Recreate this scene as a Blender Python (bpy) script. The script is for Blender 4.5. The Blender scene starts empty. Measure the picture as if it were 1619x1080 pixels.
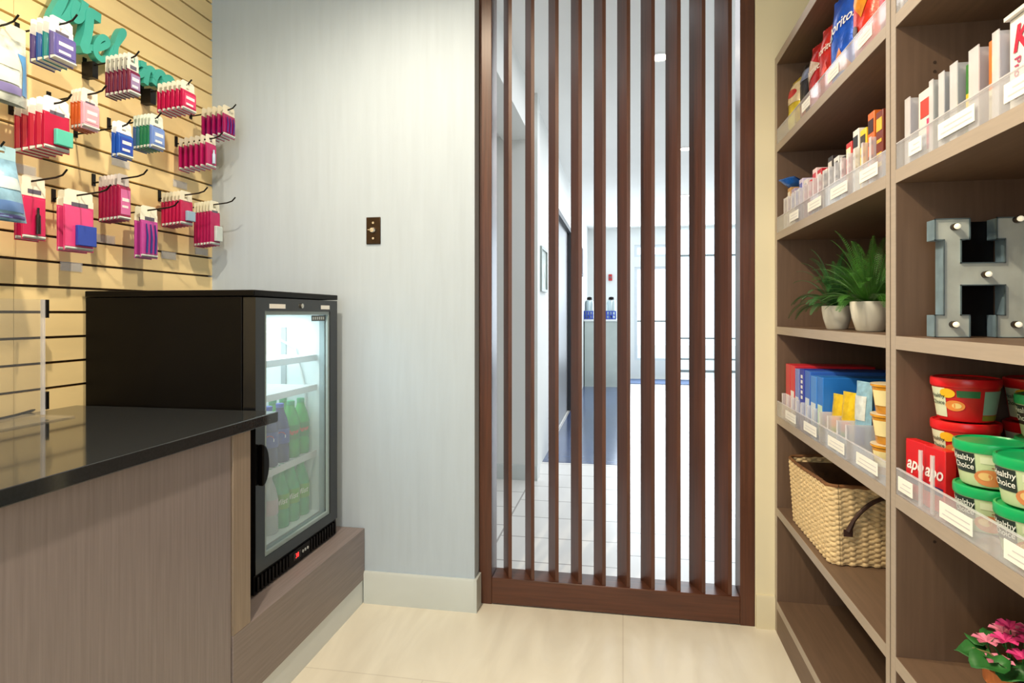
import bpy, math, random
from mathutils import Vector, Matrix
random.seed(7)
R = math.radians
SC = bpy.context.scene
COL = SC.collection

# ---------------------------------------------------------------- camera, world, lights, exposure
F, U0, HOR, CH = 974.0, 809.5, 497.0, 1.115          # focal length in px, centre column, horizon row, eye height
TH = math.atan(175.5 / F)
CT, ST = math.cos(TH), math.sin(TH)
cam = bpy.data.cameras.new('camera')
cam.sensor_width = 36.0
cam.lens = F / 1619.0 * 36.0
cam.shift_y = -(540.0 - HOR) / 1619.0
cam.clip_start = 0.02
camo = bpy.data.objects.new('camera', cam)
COL.objects.link(camo)
camo.location = (0, 0, CH)
camo.rotation_euler = (R(90), 0, TH)
SC.camera = camo

w = bpy.data.worlds.new('world')
SC.world = w
w.use_nodes = True
bg = w.node_tree.nodes['Background']
bg.inputs['Color'].default_value = (0.80, 0.91, 1.0, 1)
bg.inputs['Strength'].default_value = 2.2

def area(name, loc, rot, sx, sy, power, color, spread=180):
    l = bpy.data.lights.new(name, 'AREA')
    l.shape = 'RECTANGLE'; l.size = sx; l.size_y = sy; l.energy = power; l.color = color
    l.spread = R(spread)
    o = bpy.data.objects.new(name, l); COL.objects.link(o)
    o.location = loc; o.rotation_euler = rot
    return o
def spot(name, loc, rot, power, color, size=110, blend=0.6, rad=0.05):
    l = bpy.data.lights.new(name, 'SPOT')
    l.energy = power; l.color = color; l.spot_size = R(size); l.spot_blend = blend; l.shadow_soft_size = rad
    o = bpy.data.objects.new(name, l); COL.objects.link(o)
    o.location = loc; o.rotation_euler = rot
    return o
WARM = (1.0, 0.84, 0.62)
COOL = (0.66, 0.83, 1.0)
spot('shop_downlight', (-0.68, 0.55, 2.57), (0, 0, 0), 110, WARM, 160, 0.7, 0.03)
spot('shop_downlight', (-0.68, 1.50, 2.57), (0, 0, 0), 62, WARM, 160, 0.7, 0.03)
spot('slatwall_fill', (-0.95, 0.85, 2.57), (0, R(-38), R(-12)), 60, (1.0,0.86,0.60), 110, 0.9, 0.05)  # added spot that brightens the slat wall, no fitting built
area('shop_cool_fill', (-0.35, -2.0, 1.5), (R(90), 0, 0), 2.2, 1.6, 32, COOL)  # added cool fill behind the camera, no opening built for it
area('lobby_daylight', (1.4, 10.6, 1.5), (R(90), 0, R(180)), 3.2, 2.4, 90, (0.80, 0.90, 1.0))
for yy in (3.6, 5.7, 7.8):
    area('lobby_ceiling_light', (0.6, yy, 2.56), (0, 0, 0), 1.6, 1.6, 24, (0.95, 0.97, 1.0))
area('cooler_light', (-1.30, 1.90, 1.115), (0, 0, 0), 0.30, 0.36, 2.6, (0.85, 1.0, 1.0))

vs = SC.view_settings
vs.view_transform = 'Standard'; vs.look = 'None'; vs.gamma = 1.0; vs.exposure = 0.0
vs.use_curve_mapping = False
SC.cycles.max_bounces = 10
SC.cycles.transparent_max_bounces = 24
SC.cycles.sample_clamp_indirect = 6.0

# ---------------------------------------------------------------- helpers
def ray(u, v):
    a = (u - U0) / F; b = (HOR - v) / F
    return Vector((a * CT - ST, a * ST + CT, b))
def onX(u, v, X):
    r = ray(u, v); k = X / r.x
    return Vector((X, r.y * k, CH + r.z * k))
def onY(u, v, Y):
    r = ray(u, v); k = Y / r.y
    return Vector((r.x * k, Y, CH + r.z * k))
def Yx(u, X):
    return onX(u, HOR, X).y
def Xy(u, Y):
    return onY(u, HOR, Y).x

def lin(c):
    c = c / 255.0
    return c / 12.92 if c <= 0.04045 else ((c + 0.055) / 1.055) ** 2.4
def C(r, g, b):
    return (lin(r), lin(g), lin(b), 1.0)

class MB:
    """collects faces for ONE mesh"""
    def __init__(s): s.v = []; s.f = []; s.m = []
    def add(s, vs_, fs_, m=0):
        n = len(s.v); s.v += [tuple(p) for p in vs_]
        for f in fs_: s.f.append([i + n for i in f]); s.m.append(m)
        return s
    def box(s, x0, x1, y0, y1, z0, z1, m=0):
        return s.add([(x0,y0,z0),(x1,y0,z0),(x1,y1,z0),(x0,y1,z0),(x0,y0,z1),(x1,y0,z1),(x1,y1,z1),(x0,y1,z1)],
              [(0,3,2,1),(4,5,6,7),(0,1,5,4),(1,2,6,5),(2,3,7,6),(3,0,4,7)], m)
    def prism(s, poly, h0, h1, ax='z', m=0):
        n = len(poly)
        def p(a, b, h): return (a,b,h) if ax == 'z' else ((h,a,b) if ax == 'x' else (a,h,b))
        vs_ = [p(a,b,h0) for a,b in poly] + [p(a,b,h1) for a,b in poly]
        fs_ = [list(range(n))[::-1], list(range(n,2*n))] + [(i,(i+1)%n,n+(i+1)%n,n+i) for i in range(n)]
        return s.add(vs_, fs_, m)
    def tube(s, pts, r, n=8, m=0, cap=True):
        pts = [Vector(p) for p in pts]; k = len(pts)
        rr = r if isinstance(r, (list, tuple)) else [r]*k
        rings = []; up = Vector((0.123,0.31,0.94))
        for i in range(k):
            t = (pts[min(i+1,k-1)] - pts[max(i-1,0)]).normalized()
            a = t.cross(up)
            if a.length < 1e-4: a = t.cross(Vector((1,0,0)))
            a.normalize(); b = t.cross(a)
            rings.append([pts[i] + (a*math.cos(2*math.pi*j/n) + b*math.sin(2*math.pi*j/n))*rr[i] for j in range(n)])
        vs_ = [p for q in rings for p in q]
        fs_ = [(i*n+j, i*n+(j+1)%n, (i+1)*n+(j+1)%n, (i+1)*n+j) for i in range(k-1) for j in range(n)]
        if cap: fs_ += [list(range(n))[::-1], list(range((k-1)*n, k*n))]
        return s.add(vs_, fs_, m)
    def lathe(s, prof, n=24, c=(0,0,0), m=0, cap=True):
        vs_ = []; k = len(prof)
        for r, z in prof:
            for j in range(n):
                a = 2*math.pi*j/n
                vs_.append((c[0]+r*math.cos(a), c[1]+r*math.sin(a), c[2]+z))
        fs_ = [(i*n+j, i*n+(j+1)%n, (i+1)*n+(j+1)%n, (i+1)*n+j) for i in range(k-1) for j in range(n)]
        if cap: fs_ += [list(range(n))[::-1], list(range((k-1)*n, k*n))]
        return s.add(vs_, fs_, m)
    def ball(s, c, rx, ry=None, rz=None, n=12, k=8, m=0):
        ry = ry or rx; rz = rz or rx
        vs_ = []
        for i in range(k+1):
            t = math.pi*i/k
            for j in range(n):
                a = 2*math.pi*j/n
                vs_.append((c[0]+rx*math.sin(t)*math.cos(a), c[1]+ry*math.sin(t)*math.sin(a), c[2]-rz*math.cos(t)))
        return s.add(vs_, [(i*n+j, i*n+(j+1)%n, (i+1)*n+(j+1)%n, (i+1)*n+j) for i in range(k) for j in range(n)], m)
    def grid(s, fn, nu, nv, m=0, wrap=False):
        vs_ = [fn(i/nu, j/nv) for j in range(nv+1) for i in range(nu+1)]
        return s.add(vs_, [(j*(nu+1)+i, j*(nu+1)+i+1, (j+1)*(nu+1)+i+1, (j+1)*(nu+1)+i) for j in range(nv) for i in range(nu)], m)

def obj(name, mb, mats, parent=None, loc=(0,0,0), rot=(0,0,0), bevel=0, solid=0, smooth=True, sub=0):
    me = bpy.data.meshes.new(name)
    me.from_pydata(mb.v, [], mb.f); me.update()
    mats = mats if isinstance(mats, (list, tuple)) else [mats]
    for m in mats: me.materials.append(m)
    me.polygons.foreach_set('material_index', mb.m)
    if smooth:
        me.polygons.foreach_set('use_smooth', [True]*len(me.polygons))
        me.set_sharp_from_angle(angle=R(38))
    o = bpy.data.objects.new(name, me); COL.objects.link(o)
    if parent: o.parent = parent
    o.location = loc; o.rotation_euler = rot
    if solid:
        md = o.modifiers.new('solid', 'SOLIDIFY'); md.thickness = solid; md.offset = 0
    if bevel:
        md = o.modifiers.new('bevel', 'BEVEL'); md.width = bevel; md.segments = 2; md.limit_method = 'ANGLE'; md.angle_limit = R(40)
    if sub:
        md = o.modifiers.new('sub', 'SUBSURF'); md.levels = sub; md.render_levels = sub
    return o
def tag(o, label, cat, group=None):
    o['label'] = label; o['category'] = cat
    if group: o['group'] = group
    return o
def thing(name, label, cat, loc=(0,0,0), rz=0, group=None):
    o = bpy.data.objects.new(name, None); COL.objects.link(o)
    o.empty_display_size = 0.05
    o.location = loc; o.rotation_euler = (0,0,rz)
    return tag(o, label, cat, group)
def struct(name, mb, mats, parent=None, **k):
    o = obj(name, mb, mats, parent, **k)
    if not parent: o['kind'] = 'structure'
    return o
def dup(root, loc, label=None, group=None, rz=None):
    def cp(o, par):
        c = o.copy(); COL.objects.link(c)
        if par: c.parent = par
        for ch in list(o.children): cp(ch, c)
        return c
    r = cp(root, None); r.location = loc
    if rz is not None: r.rotation_euler[2] = rz
    if label: r['label'] = label
    if group: r['group'] = group
    return r
_tx = {}
def text_geo(s, size=1.0, shear=0.0, bold=0.0):
    """flat text as (verts2d, faces), centred"""
    key = (s, size, shear, bold)
    if key in _tx: return _tx[key]
    cu = bpy.data.curves.new('txt', 'FONT'); cu.body = s; cu.size = size; cu.shear = shear
    cu.align_x = 'CENTER'; cu.align_y = 'CENTER'; cu.offset = bold*size; cu.resolution_u = 3
    o = bpy.data.objects.new('txt', cu); COL.objects.link(o)
    dg = bpy.context.evaluated_depsgraph_get()
    me = bpy.data.meshes.new_from_object(o.evaluated_get(dg))
    out = ([(p.co.x, p.co.y) for p in me.vertices], [list(f.vertices) for f in me.polygons])
    bpy.data.objects.remove(o); bpy.data.curves.remove(cu); bpy.data.meshes.remove(me)
    _tx[key] = out
    return out
def text_mb(mb, s, size, fn, shear=0.0, bold=0.0, m=0):
    v, f = text_geo(s, size, shear, bold)
    return mb.add([fn(a, b) for a, b in v], f, m)

# ---------------------------------------------------------------- materials
_mats = {}
def mat(name, col, rough=0.5, metal=0.0, var=0.0, vscale=8.0, stretch=(1,1,1), bump=0.0, bscale=None, spec=0.5, coat=0.0, emit=None, estr=0.0):
    if name in _mats: return _mats[name]
    m = bpy.data.materials.new(name); m.use_nodes = True
    nt = m.node_tree; p = nt.nodes['Principled BSDF']
    p.inputs['Roughness'].default_value = rough; p.inputs['Metallic'].default_value = metal
    p.inputs['Specular IOR Level'].default_value = spec
    p.inputs['Coat Weight'].default_value = coat
    p.inputs['Base Color'].default_value = col
    if emit:
        p.inputs['Emission Color'].default_value = emit; p.inputs['Emission Strength'].default_value = estr
    if var or bump:
        tc = nt.nodes.new('ShaderNodeTexCoord'); mp = nt.nodes.new('ShaderNodeMapping')
        mp.inputs['Scale'].default_value = stretch
        nt.links.new(tc.outputs['Object'], mp.inputs['Vector'])
        nz = nt.nodes.new('ShaderNodeTexNoise'); nz.inputs['Scale'].default_value = vscale; nz.inputs['Detail'].default_value = 5
        nt.links.new(mp.outputs['Vector'], nz.inputs['Vector'])
        if var:
            rp = nt.nodes.new('ShaderNodeValToRGB')
            rp.color_ramp.elements[0].position = 0.3; rp.color_ramp.elements[1].position = 0.7
            rp.color_ramp.elements[0].color = tuple(c*(1-var) for c in col[:3]) + (1,)
            rp.color_ramp.elements[1].color = tuple(min(1, c*(1+var)) for c in col[:3]) + (1,)
            nt.links.new(nz.outputs['Fac'], rp.inputs['Fac']); nt.links.new(rp.outputs['Color'], p.inputs['Base Color'])
        if bump:
            n2 = nz
            if bscale:
                n2 = nt.nodes.new('ShaderNodeTexNoise'); n2.inputs['Scale'].default_value = bscale
                nt.links.new(mp.outputs['Vector'], n2.inputs['Vector'])
            b = nt.nodes.new('ShaderNodeBump'); b.inputs['Strength'].default_value = bump; b.inputs['Distance'].default_value = 0.004
            nt.links.new(n2.outputs['Fac'], b.inputs['Height']); nt.links.new(b.outputs['Normal'], p.inputs['Normal'])
    _mats[name] = m
    return m
def plain(rgb, rough=0.45, metal=0.0, var=0.06):
    return mat('print %d %d %d %s %s' % (*rgb, rough, metal), C(*rgb), rough, metal, var, 30)
def foil(rgb):
    return mat('foil %d %d %d' % rgb, C(*rgb), 0.28, 0.25, 0.25, 45, bump=0.35, bscale=60)
def clear(name, tint, gloss=0.12, milky=0.1, rough=0.02, milk_col=(0.9,0.95,1,1)):
    if name in _mats: return _mats[name]
    m = bpy.data.materials.new(name); m.use_nodes = True
    nt = m.node_tree; nt.nodes.remove(nt.nodes['Principled BSDF'])
    out = nt.nodes['Material Output']
    t = nt.nodes.new('ShaderNodeBsdfTransparent'); t.inputs['Color'].default_value = tint
    g = nt.nodes.new('ShaderNodeBsdfGlossy'); g.inputs['Roughness'].default_value = rough
    d = nt.nodes.new('ShaderNodeBsdfDiffuse'); d.inputs['Color'].default_value = milk_col
    lw = nt.nodes.new('ShaderNodeLayerWeight'); lw.inputs['Blend'].default_value = 0.5
    pw = nt.nodes.new('ShaderNodeMath'); pw.operation = 'POWER'; pw.inputs[1].default_value = 5.0
    ad = nt.nodes.new('ShaderNodeMath'); ad.operation = 'MULTIPLY_ADD'; ad.inputs[1].default_value = 0.7; ad.inputs[2].default_value = gloss*0.5
    cl = nt.nodes.new('ShaderNodeClamp')
    m1 = nt.nodes.new('ShaderNodeMixShader'); m1.inputs[0].default_value = milky
    m2 = nt.nodes.new('ShaderNodeMixShader')
    nt.links.new(t.outputs[0], m1.inputs[1]); nt.links.new(d.outputs[0], m1.inputs[2])
    nt.links.new(lw.outputs['Facing'], pw.inputs[0]); nt.links.new(pw.outputs[0], ad.inputs[0]); nt.links.new(ad.outputs[0], cl.inputs[0]); nt.links.new(cl.outputs[0], m2.inputs[0])
    nt.links.new(m1.outputs[0], m2.inputs[1]); nt.links.new(g.outputs[0], m2.inputs[2])
    nt.links.new(m2.outputs[0], out.inputs['Surface'])
    _mats[name] = m
    return m
def tiles(name, c1, c2, mortar, w_, h_, mw, rough, var=0.05, rot=0.0, off=0.5):
    m = bpy.data.materials.new(name); m.use_nodes = True
    nt = m.node_tree; p = nt.nodes['Principled BSDF']; p.inputs['Roughness'].default_value = rough
    tc = nt.nodes.new('ShaderNodeTexCoord'); mp = nt.nodes.new('ShaderNodeMapping')
    mp.inputs['Rotation'].default_value = (0,0,rot)
    br = nt.nodes.new('ShaderNodeTexBrick'); br.offset = off
    br.inputs['Color1'].default_value = c1; br.inputs['Color2'].default_value = c2; br.inputs['Mortar'].default_value = mortar
    br.inputs['Scale'].default_value = 1; br.inputs['Mortar Size'].default_value = mw
    br.inputs['Brick Width'].default_value = w_; br.inputs['Row Height'].default_value = h_
    br.inputs['Mortar Smooth'].default_value = 0.1
    nz = nt.nodes.new('ShaderNodeTexNoise'); nz.inputs['Scale'].default_value = 2.2; nz.inputs['Detail'].default_value = 6; nz.inputs['Distortion'].default_value = 1.5
    m2 = nt.nodes.new('ShaderNodeMapping'); m2.inputs['Scale'].default_value = (3.0, 0.7, 1); m2.inputs['Rotation'].default_value = (0,0,R(35))
    rp = nt.nodes.new('ShaderNodeValToRGB')
    rp.color_ramp.elements[0].position = 0.35; rp.color_ramp.elements[0].color = (1-var*2,1-var*2.2,1-var*2.4,1)
    rp.color_ramp.elements[1].position = 0.65; rp.color_ramp.elements[1].color = (1,1,1,1)
    mx = nt.nodes.new('ShaderNodeMixRGB'); mx.blend_type = 'MULTIPLY'; mx.inputs[0].default_value = 1
    nt.links.new(tc.outputs['Object'], mp.inputs[0]); nt.links.new(mp.outputs[0], br.inputs['Vector'])
    nt.links.new(tc.outputs['Object'], m2.inputs[0]); nt.links.new(m2.outputs[0], nz.inputs['Vector'])
    nt.links.new(nz.outputs['Fac'], rp.inputs[0]); nt.links.new(br.outputs['Color'], mx.inputs[1]); nt.links.new(rp.outputs[0], mx.inputs[2])
    nt.links.new(mx.outputs[0], p.inputs['Base Color'])
    _mats[name] = m
    return m

M_wallblue = mat('blue grey wall vinyl', C(190,204,218), 0.7, 0, 0.03, 3, (14,14,1.2), 0.12, 90)
M_wallcream = mat('cream wall paint', C(240,230,198), 0.75, 0, 0.015, 3)
M_wallwhite = mat('white lobby paint', C(232,234,232), 0.7, 0, 0.01, 3)
M_ceil = mat('white ceiling paint', C(240,240,238), 0.85, 0, 0.01, 3)
M_toe = mat('white toe board', C(222,228,230), 0.45, 0, 0.02, 6)
M_edge = mat('grey beige front edge', C(170,156,142), 0.45, 0, 0.05, 12, (1,1,14))
M_base = mat('pale baseboard', C(206,212,210), 0.5, 0, 0.03, 6)
M_maple = mat('maple slat board', C(246,222,166), 0.45, 0, 0.07, 3.0, (6,1.2,5), 0.03)
M_groove = mat('dark slat groove', C(58,42,30), 0.6, 0, 0.1, 10)
M_screen = mat('red brown stained wood', C(88,50,32), 0.36, 0, 0.28, 6, (14,14,0.6), 0.08)
M_lam = mat('grey brown laminate', C(110,87,70), 0.5, 0, 0.10, 7, (14,0.9,14), 0.05)
M_lamv = mat('grey brown laminate upright', C(110,87,70), 0.5, 0, 0.10, 7, (14,14,0.7), 0.05)
M_panel = mat('counter front laminate', C(140,130,132), 0.42, 0, 0.12, 8, (16,16,0.6), 0.06)
M_stone = mat('black polished stone', C(44,47,50), 0.07, 0, 0.12, 160)
M_black = mat('black enamel', C(8,6,5), 0.42, 0, 0.15, 20, spec=0.14)
M_blackgloss = mat('black gloss frame', C(20,21,24), 0.22, 0, 0.1, 20)
M_hook = mat('black hook wire', C(22,19,17), 0.4, 0.4, 0.1, 20)
M_white = mat('white plastic', C(240,240,238), 0.4, 0, 0.02, 10)
M_inner = mat('white cooler liner', C(232,240,240), 0.35, 0, 0.02, 10)
M_paper = mat('white paper label', C(244,244,240), 0.7, 0, 0.02, 40)
M_bronze = mat('dark bronze plate', C(62,48,36), 0.3, 0.85, 0.2, 30)
M_steel = mat('bright steel', C(210,205,195), 0.25, 1.0, 0.05, 20)
M_galv = mat('galvanised sheet', C(204,212,206), 0.40, 0.1, 0.12, 22, bump=0.05)
M_dark = mat('dark grey board', C(52,54,60), 0.5, 0, 0.1, 8)
M_acrylic = clear('clear acrylic', (0.96,0.97,0.98,1), 0.10, 0.20, 0.04, (0.95,0.95,1,1))
M_fin = clear('acrylic divider', (0.97,0.97,0.98,1), 0.10, 0.42, 0.05, (0.96,0.95,1,1))
M_blister = clear('blister plastic', (0.95,0.96,0.96,1), 0.10, 0.18, 0.08)
M_glass = clear('door glass', (0.95,0.985,1.0,1), 0.09, 0.15, 0.0, (0.80,0.92,1.0,1))
M_stand = clear('clear stand acrylic', (0.98,0.98,0.98,1), 0.10, 0.05, 0.03)
M_galvcool = mat('galvanised side tinted by cool light', C(126,150,166), 0.4, 0.2, 0.22, 26, bump=0.08)  # cool lobby light on the letter's sides is put into this colour
M_winglass = clear('window glass', (0.97,0.99,1,1), 0.05, 0.02, 0.0)
M_teal = mat('teal painted wood', C(66,178,166), 0.5, 0, 0.06, 12)
M_terra = mat('terracotta', C(206,120,62), 0.7, 0, 0.08, 25)
M_soil = mat('dark potting soil', C(38,28,22), 0.95, 0, 0.3, 90, bump=0.6)
M_pot = mat('white glazed pot', C(226,224,212), 0.4, 0, 0.02, 10)
M_fern = mat('fern green', C(58,112,34), 0.5, 0, 0.35, 20)
M_fern2 = mat('dark fern green', C(40,92,40), 0.5, 0, 0.35, 20)
M_leaf = mat('round leaf green', C(48,112,50), 0.45, 0, 0.25, 30)
# ================================================================ SETTING
CEIL = 2.60
PLB = 1.645          # slat wall plane at x = -PLB
YB = 2.25            # back wall plane
YS = 2.317           # screen front plane
XS = 0.53            # shelving front plane
M_floor = tiles('pale stone floor', C(236,230,214), C(232,225,208), C(220,212,196), 1.2, 0.6, 0.0025, 0.34, 0.055, R(0), 0.5)
M_floor2 = tiles('white lobby tile', C(238,236,232), C(232,230,226), C(176,172,168), 0.305, 0.61, 0.005, 0.22, 0.02, R(90), 0.5)
M_floor3 = mat('dark lobby floor', C(74,88,122), 0.16, 0, 0.2, 3, (1,3,1))
struct('floor', MB().box(-1.7, 0.95, -2.2, YS+0.11, -0.05, 0), M_floor)
struct('floor', MB().box(-3.2, 3.4, YS+0.11, 11.2, -0.05, 0), M_floor2)
struct('floor', MB().box(-0.60, -0.04, 4.62, 9.55, 0.0, 0.002), M_floor3)
struct('wall_front_added', MB().box(-1.7, 0.95, -2.3, -2.2, 0, CEIL), M_wallcream)  # unseen end wall, added to keep flat sky fill out of the shop
struct('ceiling', MB().box(-1.7, 0.95, -2.2, 2.4, CEIL, CEIL+0.1), M_ceil)
struct('ceiling', MB().box(-3.2, 3.4, 2.4, 11.2, CEIL, CEIL+0.1), M_ceil)
# slat wall: planks between the grooves over a dark backing
ZG0, PG = 1.269, 0.0738
wl = MB()
edges = [0.0] + [ZG0 + PG*k for k in range(-17, 19) if 0.02 < ZG0 + PG*k < CEIL-0.02] + [CEIL]
for a, b in zip(edges[:-1], edges[1:]):
    a2 = a + 0.0038 if a > 0 else a; b2 = b - 0.0038 if b < CEIL else b
    wl.box(-PLB-0.018, -PLB, 1.4215, YB, a2, b2, 0)
    wl.box(-PLB-0.018, -PLB, -2.2, 1.420, a2, b2, 0)
wl.box(-PLB-0.06, -PLB-0.018, -2.2, YB, 0, CEIL, 1)
struct('wall_left', wl, [M_maple, M_groove])
struct('wall_back', MB().box(-1.71, -0.548, YB, 2.40, 0, CEIL), M_wallblue)
struct('wall_back', MB().box(0.464, 0.95, YS, 2.40, 0, CEIL), M_wallcream)
struct('wall_right', MB().box(0.885, 0.95, -2.2, YS, 0, CEIL), M_wallcream)
def base_mb(x0, x1, y, h=0.122, t=0.013):
    return MB().prism([(y, 0), (y-t, 0), (y-t, h-0.008), (y-t+0.005, h), (y, h)], x0, x1, 'x')
bb = base_mb(-0.985, -0.548, YB); bb.box(-0.548, -0.537, YB-0.013, YS-0.004, 0, 0.122)
struct('baseboard_back', bb, M_base)
struct('baseboard_back', base_mb(0.466, XS-0.001, YS, 0.118), mat('cream baseboard', C(224,214,184), 0.5, 0, 0.02, 6))
# lobby shell
LX = -0.60
wlob = MB()
wlob.box(-3.2, -0.548, 2.401, 2.46, 0, CEIL)                       # back of the shop wall
struct('wall_back', wlob, M_wallwhite)
struct('wall_back', MB().box(0.464, 3.4, 2.401, 2.46, 0, CEIL), M_wallwhite)
struct('wall_left', MB().box(LX-0.20, LX, 2.46, 4.10, 2.29, CEIL), M_wallwhite)       # soffit over the alcove
struct('ceiling', MB().box(-2.6, LX-0.20, 2.46, 4.10, 2.32, 2.36), M_ceil)
struct('wall_left', MB().box(-2.6, LX+0.035, 4.10, 4.22, 0, CEIL), M_wallwhite)       # alcove end wall
struct('wall_left', MB().box(-2.7, -2.6, 2.46, 4.22, 0, CEIL), M_wallwhite)
struct('wall_left', MB().box(LX-0.12, LX, 4.22, 5.70, 0, CEIL), M_wallwhite)
struct('wall_left', MB().box(LX-0.12, LX, 5.70, 7.15, 2.06, CEIL), M_wallwhite)
struct('wall_left', MB().box(LX-0.12, LX, 7.15, 11.0, 0, CEIL), M_wallwhite)
struct('baseboard_left', base_mb(-2.6, LX+0.035, 4.10, 0.10), M_base)
d = struct('door_1', MB().box(LX-0.07, LX-0.03, 5.72, 7.13, 0.005, 2.05), mat('dark lift door', C(44,36,36), 0.35, 0.2, 0.1, 9, (9,9,0.6)))
struct('door_frame', MB().box(LX-0.03, LX+0.012, 5.66, 5.72, 0, 2.10).box(LX-0.03, LX+0.012, 7.13, 7.19, 0, 2.10).box(LX-0.03, LX+0.012, 5.72, 7.13, 2.05, 2.10), M_dark, d)
struct('wall_right', MB().box(3.3, 3.4, 2.46, 11.0, 0, CEIL), M_wallwhite)
# far wall and its windows
YF = 10.8
x_w0 = Xy(1003, YF); x_w1 = Xy(1062, YF); x_w2 = Xy(1072, YF)
zt = CH + (HOR-386)*YF/F/ (CT + ST*0.2) * 1.0
def zf(v, u=1080): return onY(u, v, YF).z
fw = MB()
fw.box(LX, x_w0, YF, YF+0.12, 0, CEIL)
fw.box(x_w0, x_w2, YF, YF+0.12, 0, zf(571)).box(x_w0, x_w2, YF, YF+0.12, zf(386), CEIL).box(x_w0, x_w2, YF, YF+0.12, zf(421), zf(405))
fw.box(x_w1, x_w2, YF, YF+0.12, zf(571), zf(421))
fw.box(x_w2, 3.4, YF, YF+0.12, zf(360), CEIL)
struct('wall_back', fw, M_wallwhite)
M_frame = mat('pale window frame', C(214,222,228), 0.4, 0.1, 0.03, 10)
M_frame2 = mat('grey mullion', C(120,128,128), 0.4, 0.3, 0.05, 10)
f1 = MB()
for (z0, z1, mids) in ((zf(571), zf(421), [zf(508)]), (zf(405), zf(386), [])):
    f1.box(x_w0, x_w0+0.05, YF+0.02, YF+0.08, z0, z1).box(x_w1-0.05, x_w1, YF+0.02, YF+0.08, z0, z1)
    f1.box(x_w0+0.05, x_w1-0.05, YF+0.02, YF+0.08, z0, z0+0.04).box(x_w0+0.05, x_w1-0.05, YF+0.02, YF+0.08, z1-0.04, z1)
    for q in mids: f1.box(x_w0+0.05, x_w1-0.05, YF+0.02, YF+0.08, q-0.012, q+0.012, 1)
win1 = struct('window_1', f1, [M_frame, M_frame2])
obj('pane', MB().box(x_w0+0.05, x_w1-0.05, YF+0.045, YF+0.052, zf(571)+0.04, zf(421)-0.04), M_winglass, win1)
obj('pane', MB().box(x_w0+0.05, x_w1-0.05, YF+0.045, YF+0.052, zf(405)+0.04, zf(386)-0.04), M_winglass, win1)
f2 = MB(); xr = 3.3
xs = [x_w2, x_w2+0.62, x_w2+1.30, x_w2+2.0, xr]
for x in xs: f2.box(x-0.025, x+0.025, YF+0.01, YF+0.09, 0, zf(360), 0)
for v, t in ((404, 0.014), (535, 0.012), (568, 0.012), (587, 0.02)):
    z = zf(v)
    for a, b in zip(xs[:-1], xs[1:]): f2.box(a+0.025, b-0.025, YF+0.02, YF+0.08, z-t, z+t, 1)
win2 = struct('window_2', f2, [M_frame, M_frame2])
for a, b in zip(xs[:-1], xs[1:]):
    obj('pane', MB().box(a+0.025, b-0.025, YF+0.004, YF+0.010, 0.03, zf(360)), M_winglass, win2)
# a pavement and lawn strip outside
struct('floor', MB().box(-4, 9, 11.2, 24, -0.12, -0.06), mat('pale pavement outside', C(214,214,208), 0.8, 0, 0.05, 4))

# ---------------------------------------------------------------- screen
scr = thing('slatted_wood_screen', 'tall red-brown wooden slatted screen between shop and lobby', 'screen', (0, YS, 0))
def poly_slat(xr_):
    return MB().prism([(xr_, 0.008), (xr_-0.013, 0.008), (xr_-0.049, 0.093), (xr_-0.036, 0.093)], 0.102, CEIL-0.10)
obj('stile', MB().box(-0.547, -0.497, 0, 0.10, 0, CEIL-0.001), M_screen, scr, bevel=0.002)
obj('stile', MB().box(0.413, 0.463, 0, 0.10, 0, CEIL-0.001), M_screen, scr, bevel=0.002)
M_screenh = mat('red brown stained wood rail', C(88,50,32), 0.36, 0, 0.28, 6, (0.6,14,14), 0.08)
obj('bottom_rail', MB().box(-0.497, 0.413, 0, 0.10, 0.004, 0.102), M_screenh, scr, bevel=0.002)
obj('top_rail', MB().box(-0.497, 0.413, 0, 0.10, CEIL-0.10, CEIL-0.001), M_screenh, scr, bevel=0.002)
for u in (809.3, 844.9, 883.3, 920.1, 957.9, 996.6, 1035.4, 1076.3, 1115.4, 1157.2):
    obj('slat', poly_slat(Xy(u, YS+0.008)), M_screen, scr)

# ---------------------------------------------------------------- switch plate
sp = onY(591, 365, YB)
sw = thing('wall_control_plate', 'small dark bronze control plate with steel knob on blue-grey wall', 'switch', (sp.x, YB, sp.z))
obj('plate', MB().box(-0.029, 0.029, -0.006, -0.0005, -0.052, 0.052), M_bronze, sw, bevel=0.002)
obj('knob', MB().tube([(0,-0.0062,0.001),(0,-0.016,0.001),(0,-0.022,0.001)], [0.012,0.012,0.008], 16), M_steel, sw)
obj('lever', MB().box(-0.015,0.0,-0.026,-0.022,-0.001,0.003), M_steel, sw, bevel=0.0008)
for zz in (-0.030, 0.030):
    obj('screw', MB().tube([(0,-0.0062,zz),(0,-0.0085,zz)], 0.0045, 10), M_steel, sw)

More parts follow.
